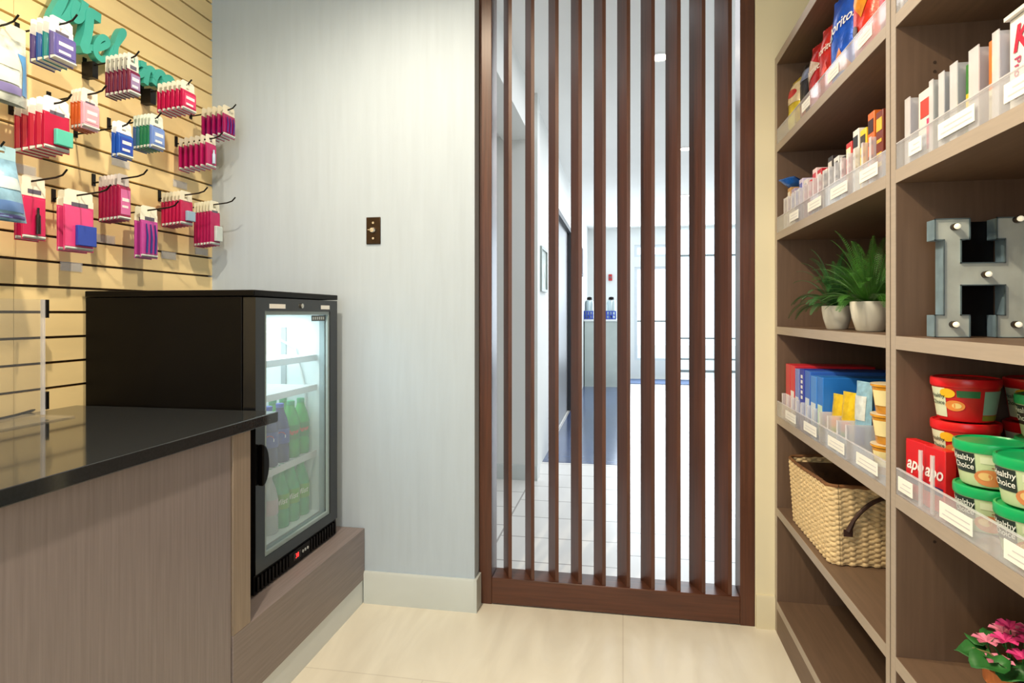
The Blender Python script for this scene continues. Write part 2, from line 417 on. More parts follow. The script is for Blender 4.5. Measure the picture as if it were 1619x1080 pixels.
# ---------------------------------------------------------------- counter, platform
ZC = CH - 0.2785
XC = -0.985
pf = thing('cooler_platform', 'low grey-brown laminate platform with white toe board under the cooler', 'platform', (XC, 1.43, 0))
obj('body', MB().box(-0.655, 0, 0.0, YB-1.43-0.003, 0.092, 0.287), mat('platform laminate', C(136,124,122), 0.42, 0, 0.12, 8, (16,0.6,16), 0.06), pf, bevel=0.001)
obj('toe_board', MB().box(-0.655, -0.004, 0.0, YB-1.43-0.003, 0, 0.0915), M_toe, pf)
obj('end_upright', MB().box(-0.655, 0, 0, 0.075, 0.2875, ZC-0.031), mat('upright laminate', C(150,134,120), 0.42, 0, 0.12, 8, (16,16,0.6), 0.06), pf, bevel=0.001)
cb = thing('counter_base', 'flat grey-brown wood-grain front panel below the dark countertop', 'counter', (XC-0.004, -0.8, 0))
obj('front_panel', MB().box(-0.025, 0, 0, 2.226, 0.10, ZC-0.031), M_panel, cb)
obj('toe_board', MB().box(-0.025, -0.004, 0, 2.226, 0, 0.0995), M_toe, cb)
obj('carcass', MB().box(-0.655, -0.026, 0, 2.226, 0.02, ZC-0.031), M_panel, cb)
tag(obj('countertop', MB().box(-0.665, 0.012, 0, 2.42, -0.03, 0), M_stone, None, (XC-0.002+0.002, -0.8, ZC), bevel=0.002),
    'dark polished stone countertop beside the black cooler', 'countertop')

# ---------------------------------------------------------------- cooler
FX, FY0, FY1, FZ0, FZ1 = -1.06, 1.640, 2.170, 0.2885, 1.187
co = thing('drinks_cooler', 'black glass-door drinks cooler standing on the laminate platform', 'cooler', (FX, FY0, FZ0))
W_, D_, H_ = FY1-FY0, 0.575, FZ1-FZ0
bx = MB(); t = 0.045
bx.box(-D_, -0.042, 0, t, 0, H_-0.02).box(-D_, -0.042, W_-t, W_, 0, H_-0.02).box(-D_, -0.042, t, W_-t, H_-0.06, H_-0.02).box(-D_, -0.042, t, W_-t, 0, 0.095).box(-D_, -D_+0.03, t, W_-t, 0.095, H_-0.06)
obj('cabinet', bx, M_black, co, bevel=0.002)
obj('top_cap', MB().box(-D_, 0.0, -0.003, W_+0.003, H_-0.019, H_), M_black, co, bevel=0.003)
il = MB()
il.box(-D_+0.031, -0.045, t+0.001, t+0.004, 0.096, H_-0.061).box(-D_+0.031, -0.045, W_-t-0.004, W_-t-0.001, 0.096, H_-0.061)
il.box(-D_+0.031, -0.045, t+0.004, W_-t-0.004, H_-0.064, H_-0.061).box(-D_+0.031, -D_+0.034, t+0.004, W_-t-0.004, 0.100, H_-0.064)
obj('liner', il, M_inner, co)
obj('liner_floor', MB().box(-D_+0.035, -0.045, t+0.005, W_-t-0.005, 0.096, 0.100), M_inner, co)
dr = MB()
gz0, gz1 = 0.383-FZ0, 1.125-FZ0
dz0, dz1 = 0.060, H_-0.022
gy0, gy1 = 0.052, 0.470
dr.box(-0.040, 0, 0.004, gy0, dz0, dz1).box(-0.040, 0, gy1, W_-0.002, dz0, dz1).box(-0.040, 0, gy0, gy1, dz0, gz0).box(-0.040, 0, gy0, gy1, gz1, dz1)
door = obj('door', dr, M_blackgloss, co)
obj('glass_pane', MB().box(-0.020, -0.012, gy0, gy1, gz0, gz1), M_glass, door)
gk = MB(); g = 0.012
gk.box(-0.011, -0.003, gy0, gy0+g, gz0, gz1).box(-0.011, -0.003, gy1-g, gy1, gz0, gz1).box(-0.011, -0.003, gy0+g, gy1-g, gz0, gz0+g).box(-0.011, -0.003, gy0+g, gy1-g, gz1-g, gz1)
g = 0.004
gk.box(-0.0405, -0.0205, gy0, gy0+g, gz0, gz1).box(-0.0405, -0.0205, gy1-g, gy1, gz0, gz1).box(-0.0405, -0.0205, gy0+g, gy1-g, gz0, gz0+g).box(-0.0405, -0.0205, gy0+g, gy1-g, gz1-g, gz1)
obj('gasket', gk, mat('grey gasket', C(150,168,172), 0.4, 0, 0.03, 10), door)
hz = 0.70-FZ0-0.03
hd = MB().prism([(0.012, hz-0.062)] + [(0.012+0.034*math.cos(R(q)), hz+0.062*math.sin(R(q))) for q in range(-80, 81, 16)] + [(0.012, hz+0.062)], 0.0005, 0.020, 'x')
obj('handle', hd, M_black, door, bevel=0.005)
obj('lock', MB().tube([(0.0005,0.265,dz1-0.022),(0.005,0.265,dz1-0.022)], 0.008, 16).tube([(0.0052,0.265,dz1-0.022),(0.0062,0.265,dz1-0.022)], 0.004, 10), M_steel, door)
obj('sticker', MB().box(0.0004,0.0010,0.075,0.165,dz1-0.032,dz1-0.018), M_paper, door)['label'] = 'white strip sticker'
obj('sticker', MB().box(0.0004,0.0010,0.40,0.465,dz1-0.032,dz1-0.018), M_paper, door)['label'] = 'white strip sticker'
stk = MB().box(-0.0118,-0.0112,0.355,0.455,gz1-0.034,gz1-0.014,0)
for i in range(6): stk.box(-0.0111,-0.0108,0.362+i*0.015,0.371+i*0.015,gz1-0.029,gz1-0.019,1)
obj('maker_badge', stk, [plain((92,100,104)), plain((216,222,222))], door)['label'] = 'grey badge at top of glass'
gr = MB().box(-0.040, -0.006, 0.004, W_-0.002, 0.001, 0.056, 0)
for i in range(26):
    y = 0.014 + i*0.0198
    if 9 <= i <= 15: continue
    gr.box(-0.006, 0.0, y, y+0.009, 0.008, 0.050, 0)
gr.box(-0.006, -0.001, 0.19, 0.325, 0.010, 0.050, 0)
grl = obj('vent_grille', gr, M_black, co)
ds = MB().box(-0.0009, 0.0004, 0.215, 0.262, 0.018, 0.042, 0)
dspl = obj('display', ds, mat('display black', C(20,8,8), 0.2), grl)
sg = MB()
text_mb(sg, '38', 0.022, lambda a, b: (0.0008, 0.238 + a, 0.030 + b))
obj('digits', sg, mat('red display digits', C(220,30,30), 0.5, emit=(1,0.03,0.03,1), estr=3.0), dspl)
for i in range(3):
    obj('button', MB().tube([(-0.0008,0.276+i*0.016,0.030),(0.0012,0.276+i*0.016,0.030)], 0.005, 10), plain((190,196,196)), grl)
fs = []
for z in (0.962, 0.852, 0.609):
    sh = MB()
    for i in range(17): sh.tube([(-0.50,0.056+i*0.026,z-FZ0),(-0.062,0.056+i*0.026,z-FZ0)], 0.0024, 6)
    for xx in (-0.062, -0.20, -0.36, -0.50): sh.tube([(xx,0.051,z-FZ0-0.004),(xx,W_-0.051,z-FZ0-0.004)], 0.003, 6)
    sh.box(-0.060,-0.057,0.050,W_-0.050,z-FZ0-0.018,z-FZ0+0.004)
    obj('shelf', sh, M_white, co)
obj('shelf_standard', MB().box(-0.20,-0.18,W_-t-0.010,W_-t-0.0045,0.11,H_-0.12), mat('grey steel strip', C(176,184,186), 0.4, 0.4, 0.05, 20), co)
obj('air_duct', MB().tube([(-0.30,W_-t-0.012,0.78),(-0.14,W_-t-0.012,0.70),(-0.10,W_-t-0.012,0.55),(-0.10,W_-t-0.012,0.40)], 0.004, 8), M_white, co)

# bottles
BP = [(0.0,0),(0.028,0),(0.031,0.006),(0.031,0.055),(0.028,0.075),(0.031,0.095),(0.031,0.130),(0.024,0.165),(0.014,0.195),(0.0125,0.206)]
BP = [(r_, z_*0.89) for r_, z_ in BP]
def make_bottle(body, cap, lab, mark, name, label):
    b = thing(name, label, 'bottle', (0,0,0), 0, None)
    obj('body', MB().lathe(BP, 18), body, b)
    obj('cap', MB().lathe([(0.0135,0.1842),(0.0135,0.197),(0.012,0.198)], 14), cap, b)
    lb = obj('wrap_label', MB().lathe([(0.0316,0.064),(0.0316,0.114)], 20, cap=False), lab, b)
    mk = MB()
    if mark == 'ball':
        for (a0, a1, mi) in ((0.33,1.0,0),(-0.33,0.33,1),(-1.0,-0.33,2)):
            q = []
            for i in range(13):
                s_ = a0 + (a1-a0)*i/12; q.append((-math.sqrt(max(0,1-s_*s_)), s_))
            for i in range(13):
                s_ = a1 + (a0-a1)*i/12; q.append((math.sqrt(max(0,1-s_*s_)), s_))
            r_ = 0.016
            mk.add([(0.0322*math.cos(a*r_/0.0322), 0.0322*math.sin(a*r_/0.0322), 0.089+bb_*r_) for a, bb_ in q], [list(range(len(q)))], mi)
        obj('round_emblem', mk, [plain((214,40,44)), plain((245,245,245)), plain((40,70,170))], lb)
    elif mark:
        text_mb(mk, mark[0], 0.026, lambda a, b_: (0.0322*math.cos(a/0.0322), 0.0322*math.sin(a/0.0322), 0.089+b_+a*0.15), 0.3, 0.02)
        obj('wordmark', mk, plain(mark[1]), lb)
    return b
M_cola = mat('dark cola', C(36,44,110), 0.15, 0, 0.05, 20)
M_lime = mat('green soda', C(70,176,84), 0.12, 0, 0.08, 20)
M_mint = mat('pale green soda', C(96,196,130), 0.12, 0, 0.08, 20)
M_clr = mat('clear soda', C(214,222,222), 0.12, 0, 0.05, 20)
protoA = make_bottle(M_cola, plain((60,90,190)), plain((38,58,150)), 'ball', 'soda_bottle', '')
protoB = make_bottle(M_lime, plain((70,180,120)), plain((52,140,62)), ('Dew', (226,60,50)), 'soda_bottle', '')
protoC = make_bottle(M_mint, plain((90,200,130)), plain((120,190,70)), ('Mist', (240,248,226)), 'soda_bottle', '')
protoD = make_bottle(M_clr, plain((220,220,226)), plain((226,206,214)), None, 'soda_bottle', '')
used = set()
BY = [1.728, 1.798, 1.868, 1.938, 2.008, 2.076]
nth_c = ['nearest handle', 'second from handle', 'third from handle', 'fourth from handle', 'fifth from handle', 'furthest from handle']
for shelf, zz in (('middle', 0.612), ('bottom', 0.2885+0.1008)):
    for row, xx in enumerate((-1.158, -1.228)):
        for ci, yy in enumerate(BY):
            if row == 1 and ci < 1: continue
            if shelf == 'middle': pr, nm = (protoA, 'dark blue cola bottle') if ci < 4 else (protoB, 'green soda bottle with red wordmark')
            else: pr, nm = (protoD, 'clear soda bottle') if ci < 3 else (protoC, 'pale green soda bottle')
            lb = '%s, %s row, %s cooler shelf, %s' % (nm, 'front' if row == 0 else 'second', shelf, nth_c[ci])
            if id(pr) not in used: o = pr; used.add(id(pr)); o.location = (xx, yy, zz); o['label'] = lb
            else: o = dup(pr, (xx, yy, zz), lb)
            o.rotation_euler[2] = R(-52)
            o['group'] = 'soda bottles in the drinks cooler'
# ================================================================ SLAT WALL MERCHANDISE
XT = -1.45                                             # x of the hook tips
def hook(u, v, where, L=0.195):
    p = onX(u, v, -PLB+L)
    h = thing('peg_hook', 'black wire peg hook ' + where, 'hook', (-PLB+0.0005, p.y, p.z), 0, 'peg hooks on the slat wall')
    obj('wire', MB().tube([(0.004,0,-0.034),(0.02,0,-0.033),(L-0.035,0,-0.020),(L-0.014,0,-0.014),(L,0,0.0)], 0.0026, 8), M_hook, h)
    obj('back_plate', MB().box(0.0,0.004,-0.006,0.006,-0.044,-0.006), M_hook, h)
    return p
def zhook(p, x, L=0.195):
    """height of the wire at world x"""
    t_ = (x + PLB - 0.02)/(L-0.055)
    return p.z - 0.033 + 0.013*max(0, min(1, t_))
def make_card(w_, h_, hf, head, body, lip, depth, front, kind, bodyw=1.0):
    """hanging card: slotted header, body, blister; local origin = the hook slot, card faces +x"""
    c = thing('carded_pack', '', 'carded pack')
    hh = h_*hf; top = 0.018
    hb = MB(); w2 = w_/2
    hb.box(-0.0006,0.0006,-w2*0.94,-0.008,-0.009,0.008,0).box(-0.0006,0.0006,0.008,w2*0.94,-0.009,0.008,0)
    hb.prism([(-w2*0.94,0.008),(w2*0.94,0.008),(w2*0.94,top*0.7),(w2*0.7,top),(-w2*0.7,top),(-w2*0.94,top*0.7)], -0.0006, 0.0006, 'x', 0)
    hb.box(-0.0006,0.0006,-w2,w2,top-hh,-0.009,0)
    hb.box(-0.0006,0.0006,-w2,w2,top-h_,top-hh,1)
    hb.box(0.0007,0.0010,-w2*0.5,w2*0.62,-0.030,-0.018,2)
    obj('backing_card', hb, [plain(tuple(min(250, q+14) for q in head)), plain(body), plain((96,92,110))], c)
    bl = MB(); b0, b1 = top-h_+0.012, top-hh-0.004
    bl.prism([(0.0010,b0),(depth,b0),(depth,b1-0.006),(depth*0.75,b1),(0.0010,b1)], -w2*0.97*bodyw, w2*0.9*bodyw, 'y', 0)
    blo = obj('blister_pack', bl, plain(body, 0.25), c, bevel=0.0012)
    obj('bottom_lip', MB().prism([(0.0010,b0-0.009),(depth*1.15,b0-0.005),(depth*1.05,b0-0.0005),(0.0010,b0-0.0005)], -w2*0.95, w2*0.9, 'y'), plain(lip, 0.3), c)
    if kind == 'panel':
        obj('front_print', MB().box(depth+0.0004, depth+0.0012, -w2*0.80, w2*0.78, b0+0.006, b1-0.010, 0).box(depth+0.0013,depth+0.0016,-w2*0.6,w2*0.6,(b0+b1)/2,(b0+b1)/2+0.010,1).box(depth+0.0013,depth+0.0016,-w2*0.6,w2*0.4,(b0+b1)/2-0.020,(b0+b1)/2-0.013,1), [plain(front), plain((240,236,240))], c)
    elif kind == 'bottle':
        tb = MB().tube([(depth+0.0062,w2*0.1,b0+0.004),(depth+0.0062,w2*0.1,b0+(b1-b0)*0.52),(depth+0.0062,w2*0.1,b0+(b1-b0)*0.58),(depth+0.0062,w2*0.1,b0+(b1-b0)*0.74)], [0.006,0.006,0.0032,0.0032], 10)
        obj('small_tube', tb, plain(front, 0.2), c)
    elif kind == 'box':
        obj('clear_box', MB().box(depth+0.0004, depth+0.012, -w2*0.35, w2*0.92, b0+0.004, b0+(b1-b0)*0.55), plain(front, 0.15), c, bevel=0.002)
    elif kind == 'tools':
        tl = MB()
        for q in range(3):
            yy = w2*(-0.5+q*0.5)
            tl.tube([(depth+0.0036,yy,b0+0.004),(depth+0.0036,yy+0.003,b0+(b1-b0)*0.55),(depth+0.0036,yy-0.002,b1-0.008)], [0.0032,0.0032,0.0018], 8)
        obj('metal_tools', tl, plain(front, 0.2, 0.3), c)
    return c
ORD = ['front', 'second', 'third', 'fourth', 'fifth', 'sixth', 'seventh']
def pack(tip, fl, fr, vt, vb, bl_, n, spec, nm, where, cols=None, hook_=True, L=0.195):
    """tip: hook tip pixel; fl, fr: front card edges; vt, vb: its top and bottom row; bl_: left edge of the rearmost card; n cards"""
    p = hook(tip[0], tip[1], where, L) if hook_ else onX(tip[0], tip[1], -PLB+L)
    r0 = ray((fl+fr)/2, 497)
    Xf = max(r0.x*(p.y/r0.y), -PLB+0.05); Xf = min(Xf, -PLB+L-0.015)
    w_ = abs(Yx(fr, Xf) - Yx(fl, Xf))
    k = p.y/r0.y
    h_ = (vb-vt)*k/F
    pitch = 0 if n == 1 else max(0.009, min(0.022, (fl-bl_)/F*k/(n-1)*1.03))
    if n > 1 and Xf - pitch*(n-1) < -PLB+0.010: pitch = (Xf + PLB - 0.010)/(n-1)
    ztop = CH + (HOR-vt)*k/F
    first = {}
    for i in range(n):
        sp_ = spec if not cols else dict(spec, **cols[min(i, len(cols)-1)])
        key = tuple(sorted((a, str(b)) for a, b in sp_.items()))
        x = Xf - pitch*i
        z = zhook(p, x, L) - 0.0050
        nmi = sp_.get('nm', nm)
        lb = '%s, %s, on hook %s' % (nmi, 'frontmost' if i == 0 else ORD[i] + ' from front', where)
        if key not in first:
            c = make_card(w_, h_, sp_.get('hf', 0.28), sp_['head'], sp_['body'], sp_.get('lip', (214,222,220)), min(sp_.get('depth', 0.009), max(0.004, (pitch or 0.02)*0.74)) if sp_.get('kind') in (None, 'panel') else min(sp_.get('depth', 0.009), 0.005), sp_.get('front', (240,240,240)), sp_.get('kind'))
            first[key] = c
        else: c = dup(first[key], (0,0,0))
        c.location = (x, p.y + 0.0, z); c['label'] = lb; c['group'] = 'carded packs on the slat wall hooks'
    return p
MAG = (176,18,84); CRIM = (184,18,72); PURP = (96,92,160); WH = (244,242,236)
# top row
pack((122,23), 78, 116, 25, 96, 44, 4, dict(head=WH, body=PURP, kind='panel', front=(104,96,168), hf=0.36, depth=0.014), 'purple dental card', 'covering the first teal letter',
     [dict(), dict(body=(30,140,150), nm='teal dental card', kind=None), dict(body=(34,96,178), nm='blue dental card', kind=None), dict(body=(74,62,140), nm='violet dental card', kind=None)])
pack((220,81), 201, 219, 80, 146, 163, 6, dict(head=(206,206,198), body=(108,22,62), kind='panel', front=(150,132,176), hf=0.40), 'maroon carded pack', 'covering middle teal letters')
pack((303,126), 286, 308, 128, 176, 246, 6, dict(head=(220,218,204), body=(190,14,78), kind='panel', front=(226,60,110), hf=0.30), 'magenta carded pack', 'right of the teal m')
pack((373,165), 352, 371, 170, 219, 313, 5, dict(head=(218,212,190), body=(160,14,92), kind='tools', front=(88,50,140), hf=0.28), 'magenta and violet tool card', 'highest by blue-grey wall')
# second row
pack((113,149), 68, 110, 146, 230, 14, 5, dict(head=WH, body=(184,14,62), kind='box', front=(90,200,180), hf=0.30, depth=0.016), 'large red carded pack', 'in second row at left',
     [dict(nm='red pack with mint green case'), dict(kind=None)])
pack((168,135), 128, 155, 137, 201, 110, 4, dict(head=(238,224,208), body=(206,92,34), kind='panel', front=(240,170,186), hf=0.34), 'orange carded pack', 'holding orange packs',
     [dict(nm='pink carded pack', body=(236,170,190)), dict(kind=None)])
pack((207,189), 184, 208, 184, 242, 176, 2, dict(head=WH, body=(26,84,184), kind='panel', front=(36,70,180), hf=0.32), 'bright blue carded pack', 'left of green packs')
pack((255,178), 237, 258, 181, 236, 208, 6, dict(head=(206,216,206), body=(24,120,84), kind='panel', front=(120,150,214), hf=0.34), 'green carded pack', 'holding green packs',
     [dict(nm='pale blue carded pack', body=(104,136,206)), dict(kind=None), dict(kind=None), dict(kind=None), dict(body=(40,110,130), nm='teal carded pack', kind=None), dict(body=(50,90,150), nm='blue carded pack', kind=None)])
pack((352,209), 325, 341, 218, 270, 273, 6, dict(head=(216,212,196), body=(178,22,98), kind='bottle', front=(170,196,222), hf=0.26), 'magenta card with blue tube', 'second highest by blue-grey wall')
# third row
pack((106,268), 34, 72, 284, 385, 8, 2, dict(head=(238,228,210), body=(206,36,92), kind='bottle', front=(30,24,26), hf=0.32, depth=0.012), 'pink card with black tube', 'leftmost in third row')
pack((175,292), 101, 148, 302, 398, 84, 2, dict(head=(240,234,216), body=(226,72,134), kind='box', front=(44,74,184), hf=0.26, depth=0.014), 'pink card with blue box', 'lowest left of dark pink packs')
pack((233,268), 185, 204, 280, 353, 153, 6, dict(head=(214,206,204), body=(158,14,72), kind='panel', front=(214,110,170), hf=0.24), 'tall dark pink pack', 'in middle of third row')
pack((282,318), 222, 249, 326, 408, 202, 2, dict(head=(240,236,218), body=(190,70,160), kind='tools', front=(44,62,140), hf=0.28, depth=0.012), 'lilac card with navy tools', 'lowest in middle of wall')
pack((328,296), 284, 304, 304, 358, 253, 6, dict(head=(220,216,196), body=(186,18,80), kind='box', front=(150,180,206), hf=0.28), 'crimson carded pack', 'left of the lowest corner hook',
     [dict(nm='crimson pack with pale blue box'), dict(kind=None)])
pack((372,312), 331, 347, 318, 388, 305, 6, dict(head=(222,220,200), body=(178,24,92), kind='box', front=(200,214,214), hf=0.24), 'magenta carded pack', 'lowest by blue-grey wall',
     [dict(nm='magenta pack with clear case'), dict(kind=None)])

# vertical lettering on the front white header of the lilac card
# hanging bags at the far left
def soft_bag(cu, cv, wpx, hpx, X, name, label, m_body, m_top, flare, extras):
    p = onX(cu, cv, X); k = (p.x*-ST + p.y*CT)/F
    h_ = hpx*k; w_ = 0.13
    b = thing(name, label, 'bag', (X, p.y, p.z - h_/2))
    def fn(sgn):
        def g_(a, c):
            s_ = 2*a-1; ww = w_/2*(1-flare*c)
            t_ = 0.026*(1-abs(s_)**2.6)*(max(0, 1-abs(2*c-0.75)**2.4))
            wr = 0.003*math.sin(9*a+13*c*sgn)*(1-abs(s_))
            return (sgn*(0.0008+max(0,t_)+wr*(1 if 0.05 < c < 0.85 else 0)), s_*ww*sgn, h_*0.82*c)
        return g_
    obj('pouch', MB().grid(fn(1), 16, 20).grid(fn(-1), 16, 20), m_body, b)
    wt = w_/2*(1-flare)
    obj('header', MB().box(-0.001,0.001,-wt,wt,h_*0.82,h_*0.90).box(-0.001,0.001,-wt,-0.010,h_*0.90,h_*0.93).box(-0.001,0.001,0.010,wt,h_*0.90,h_*0.93).box(-0.001,0.001,-wt,wt,h_*0.93,h_), m_top, b)
    for (nm, a0, a1, c0, c1, rgb) in extras:
        f_ = fn(1)
        def gp(a, c, a0=a0, a1=a1, c0=c0, c1=c1):
            q = f_(a0+(a1-a0)*a, c0+(c1-c0)*c); return (q[0]+0.0016, q[1], q[2])
        obj(nm, MB().grid(gp, 8, 8), plain(rgb, 0.3), b)
    return b, p, h_
b1, p1, h1 = soft_bag(2, 110, 50, 128, -1.50, 'travel_kit_bag', 'clear puffy travel kit bag with blue edge at upper far left', mat('clear crinkled pouch', C(206,214,208), 0.22, 0.1, 0.35, 38, bump=0.5), plain((226,222,206)), 0.05,
    [('blue_panel', 0.78, 0.98, 0.15, 0.80, (92,158,222)), ('cream_print', 0.10, 0.70, 0.50, 0.78, (240,232,208)), ('lilac_print', 0.10, 0.76, 0.12, 0.24, (148,140,200)), ('white_print', 0.15, 0.70, 0.26, 0.46, (214,226,230))])
pp = onX(32, 25, XT)
hk = thing('peg_hook', 'black wire peg hook at far left beside the travel kit bag', 'hook', (-PLB+0.0005, p1.y, pp.z), 0, 'peg hooks on the slat wall')
obj('wire', MB().tube([(0.004,0,-0.034),(0.02,0,-0.033),(0.160,0,-0.020),(0.181,0,-0.014),(0.195,0,0.0)], 0.0026, 8), M_hook, hk)
obj('back_plate', MB().box(0,0.004,-0.006,0.006,-0.044,-0.006), M_hook, hk)
b1.location.z = pp.z - 0.024 - h1*0.918
hk2p = onX(55, 205, XT)
b2, p2, h2 = soft_bag(1, 290, 60, 118, -1.46, 'wipes_pouch', 'pale blue puffy pouch at left edge below the travel kit bag', mat('pale blue pouch', C(150,196,226), 0.3, 0.05, 0.3, 30, bump=0.4), plain((170,212,230)), 0.45,
    [('white_swirl', 0.10, 0.85, 0.50, 0.70, (206,226,232)), ('blue_print', 0.2, 0.9, 0.14, 0.30, (110,150,216)), ('lilac_band', 0.08, 0.92, 0.03, 0.09, (120,120,190))])
hk2 = thing('peg_hook', 'black wire peg hook holding the pale blue pouch', 'hook', (-PLB+0.0005, p2.y, p2.z+h2/2+0.01), 0, 'peg hooks on the slat wall')
obj('wire', MB().tube([(0.004,0,-0.034),(0.02,0,-0.033),(0.160,0,-0.020),(0.181,0,-0.014),(0.195,0,0.0)], 0.0026, 8), M_hook, hk2)
obj('back_plate', MB().box(0,0.004,-0.006,0.006,-0.044,-0.006), M_hook, hk2)
b2.location.z = p2.z + h2/2 + 0.01 - 0.022 - h2*0.918

# small clear scan labels lying on the wall below the hooks
LW = ['below the large red packs', 'below the green packs', 'below the tube packs by the wall corner', 'below the dark pink packs', 'below the lilac pack', 'below the packs at the wall corner', 'below the pink card with blue box']
for (u, v), wh in zip(((36,268),(190,258),(284,292),(166,378),(266,404),(318,398),(112,422)), LW):
    q = onX(u, v, -PLB)
    t_ = thing('price_label', 'small price label on slat wall ' + wh, 'label', (-PLB+0.0005, q.y, q.z), 0, 'price labels on the slat wall')
    obj('paper', MB().box(0.0005,0.0012,-0.034,0.034,-0.011,0.011), mat('faded label paper', C(224,214,190), 0.6, 0, 0.04, 60), t_)
    obj('cover', MB().box(0.0014,0.0022,-0.038,0.038,-0.014,0.014), M_acrylic, t_)

# ---------------------------------------------------------------- teal letter sign
XL = -1.618
def stroke(mb, pts, wpx, n_=4, x0=XL, x1=XL+0.022, ramp=0.0024):
    """ribbon along pixel path, laid on the sign's own plane"""
    P3 = []
    for i in range(len(pts)-1):                       # Catmull-Rom
        a = Vector(pts[max(i-1,0)]); b = Vector(pts[i]); c_ = Vector(pts[i+1]); d_ = Vector(pts[min(i+2,len(pts)-1)])
        for j in range(n_):
            t_ = j/n_
            P3.append(0.5*((2*b)+(c_-a)*t_+(2*a-5*b+4*c_-d_)*t_*t_+(3*b-a-3*c_+d_)*t_**3))
    P3.append(Vector(pts[-1]))
    yz = [onX(q.x, q.y, x0) for q in P3]
    yz = [Vector((q.y, q.z)) for q in yz]
    k = (Vector((-ST, CT)).dot(Vector((x0, yz[0].x))))/F
    hw = wpx*k/2
    L_, R_ = [], []
    for i, q in enumerate(yz):
        t_ = (yz[min(i+1,len(yz)-1)] - yz[max(i-1,0)])
        if t_.length < 1e-7: t_ = Vector((1,0))
        t_.normalize(); nrm = Vector((-t_.y, t_.x))
        L_.append(q+nrm*hw); R_.append(q-nrm*hw)
    n2 = len(yz); vs_ = []; fs_ = []
    for i in range(n2):
        xx = x1 + ramp*i/max(1,n2-1); xb = x0 + 0.6*ramp*i/max(1,n2-1)
        vs_ += [(xb,L_[i].x,L_[i].y),(xb,R_[i].x,R_[i].y),(xx,L_[i].x,L_[i].y),(xx,R_[i].x,R_[i].y)]
    for i in range(n2-1):
        a = 4*i; b = a+4
        fs_ += [(a+2,b+2,b+3,a+3),(a,a+1,b+1,b),(a,b,b+2,a+2),(a+1,a+3,b+3,b+1)]
    fs_ += [(0,2,3,1),(4*n2-4,4*n2-3,4*n2-1,4*n2-2)]
    mb.add(vs_, fs_)
sg0 = onX(150, 70, XL)
sign = thing('letter_sign', 'teal painted script word sign standing off the slat wall', 'sign')
def letter(paths):
    mb = MB()
    for i, (pts, wd) in enumerate(paths): stroke(mb, pts, wd, x0=XL+0.0003*i, x1=XL+0.022+0.0029*i)
    return obj('letter', mb, M_teal, sign)
letter([([(96,-14),(88,6),(78,24),(76,34),(84,38),(94,30),(104,14),(110,0)], 14), ([(112,2),(107,18),(107,30),(113,31),(120,22),(123,4)], 13),
        ([(148,31),(140,26),(131,22),(129,40),(126,58),(122,70),(120,78),(128,76)], 15)])
letter([([(120,74),(134,76),(146,77),(159,72),(161,65),(154,60),(146,65),(141,76),(143,88),(152,95),(165,92),(172,84)], 10)])
letter([([(166,90),(170,80),(178,68),(187,55),(186,50),(181,56),(174,76),(174,94),(182,96),(190,92)], 9)])
letter([([(204,98),(197,96),(191,104),(192,114),(199,116),(207,111)], 9)])
letter([([(213,100),(206,106),(207,117),(214,119),(220,112),(219,103),(213,101),(222,104)], 9)])
letter([([(222,134),(224,120),(227,110),(233,112),(236,122),(234,134)], 10), ([(235,126),(241,116),(248,118),(250,128),(247,140)], 10), ([(249,130),(255,124),(262,128),(262,140),(264,146),(270,144)], 10)])
letter([([(268,145),(277,144),(279,137),(273,135),(269,144),(273,153),(284,151)], 9)])
for (u0_, v0_, u1_, v1_) in ((141,97,150,126), (233,140,242,167)):
    q0 = onX(u0_, v0_, XL); q1 = onX(u1_, v1_, XL)
    obj('stand_bracket', MB().box(-PLB+0.0005, XL+0.012, q0.y, q1.y, q1.z, q0.z), M_hook, sign)

# ---------------------------------------------------------------- acrylic holder on the counter
ay = Yx(66, -1.56)
ac = thing('acrylic_sign_holder', 'clear acrylic stand on the countertop in front of the slat wall', 'display stand', (-1.56, ay, ZC+0.0005))
zt_ = onX(66, 474, -1.56).z - ZC
obj('upright_sheet', MB().box(-0.003, 0.003, -0.42, 0.0, 0.004, zt_), M_stand, ac)
obj('edge_strip', MB().box(-0.005, 0.005, 0.0005, 0.006, 0.004, zt_), M_fin, ac)
obj('foot', MB().box(-0.06, 0.10, -0.42, 0.006, 0.0, 0.0035), M_stand, ac)
obj('upper_clip', MB().box(-0.009, 0.009, 0.0065, 0.014, zt_-0.050, zt_), M_hook, ac)
obj('lower_clip', MB().box(-0.009, 0.009, 0.0065, 0.014, 0.018, 0.066), M_hook, ac)
cbp = [(-1.63+0.02*math.sin(i*0.9), 0.95+i*0.045, ZC+0.0045+0.010*max(0, math.sin(i*0.55))) for i in range(13)]
tag(obj('power_cable', MB().tube(cbp, 0.0035, 8), M_hook), 'thin black cable lying on the countertop along the slat wall', 'cable')
# ================================================================ SHELVING
ZT = [CH+0.593, CH+0.285, CH-0.043, CH-0.355, CH-0.677, CH-1.005]
STK = 0.026
UX1 = 0.882
NY0, DY0, DY1, FYP = 0.40, 1.333, 1.378, 2.288
su = thing('shelving_unit', 'tall grey-brown laminate shelving unit of open bays along the right wall', 'shelving', (XS, NY0, 0))
def sb(x0, x1, y0, y1, z0, z1):
    m = MB()
    if x0 == XS and x1 > XS+0.1:                      # front edge coloured paler and greyer than the panels
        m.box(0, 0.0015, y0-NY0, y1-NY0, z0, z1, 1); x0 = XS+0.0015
    return m.box(x0-XS, x1-XS, y0-NY0, y1-NY0, z0, z1)
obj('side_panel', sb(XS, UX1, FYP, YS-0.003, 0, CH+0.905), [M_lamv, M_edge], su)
obj('side_panel', sb(XS, UX1, NY0-0.025, NY0-0.0005, 0, CH+0.905), [M_lamv, M_edge], su)
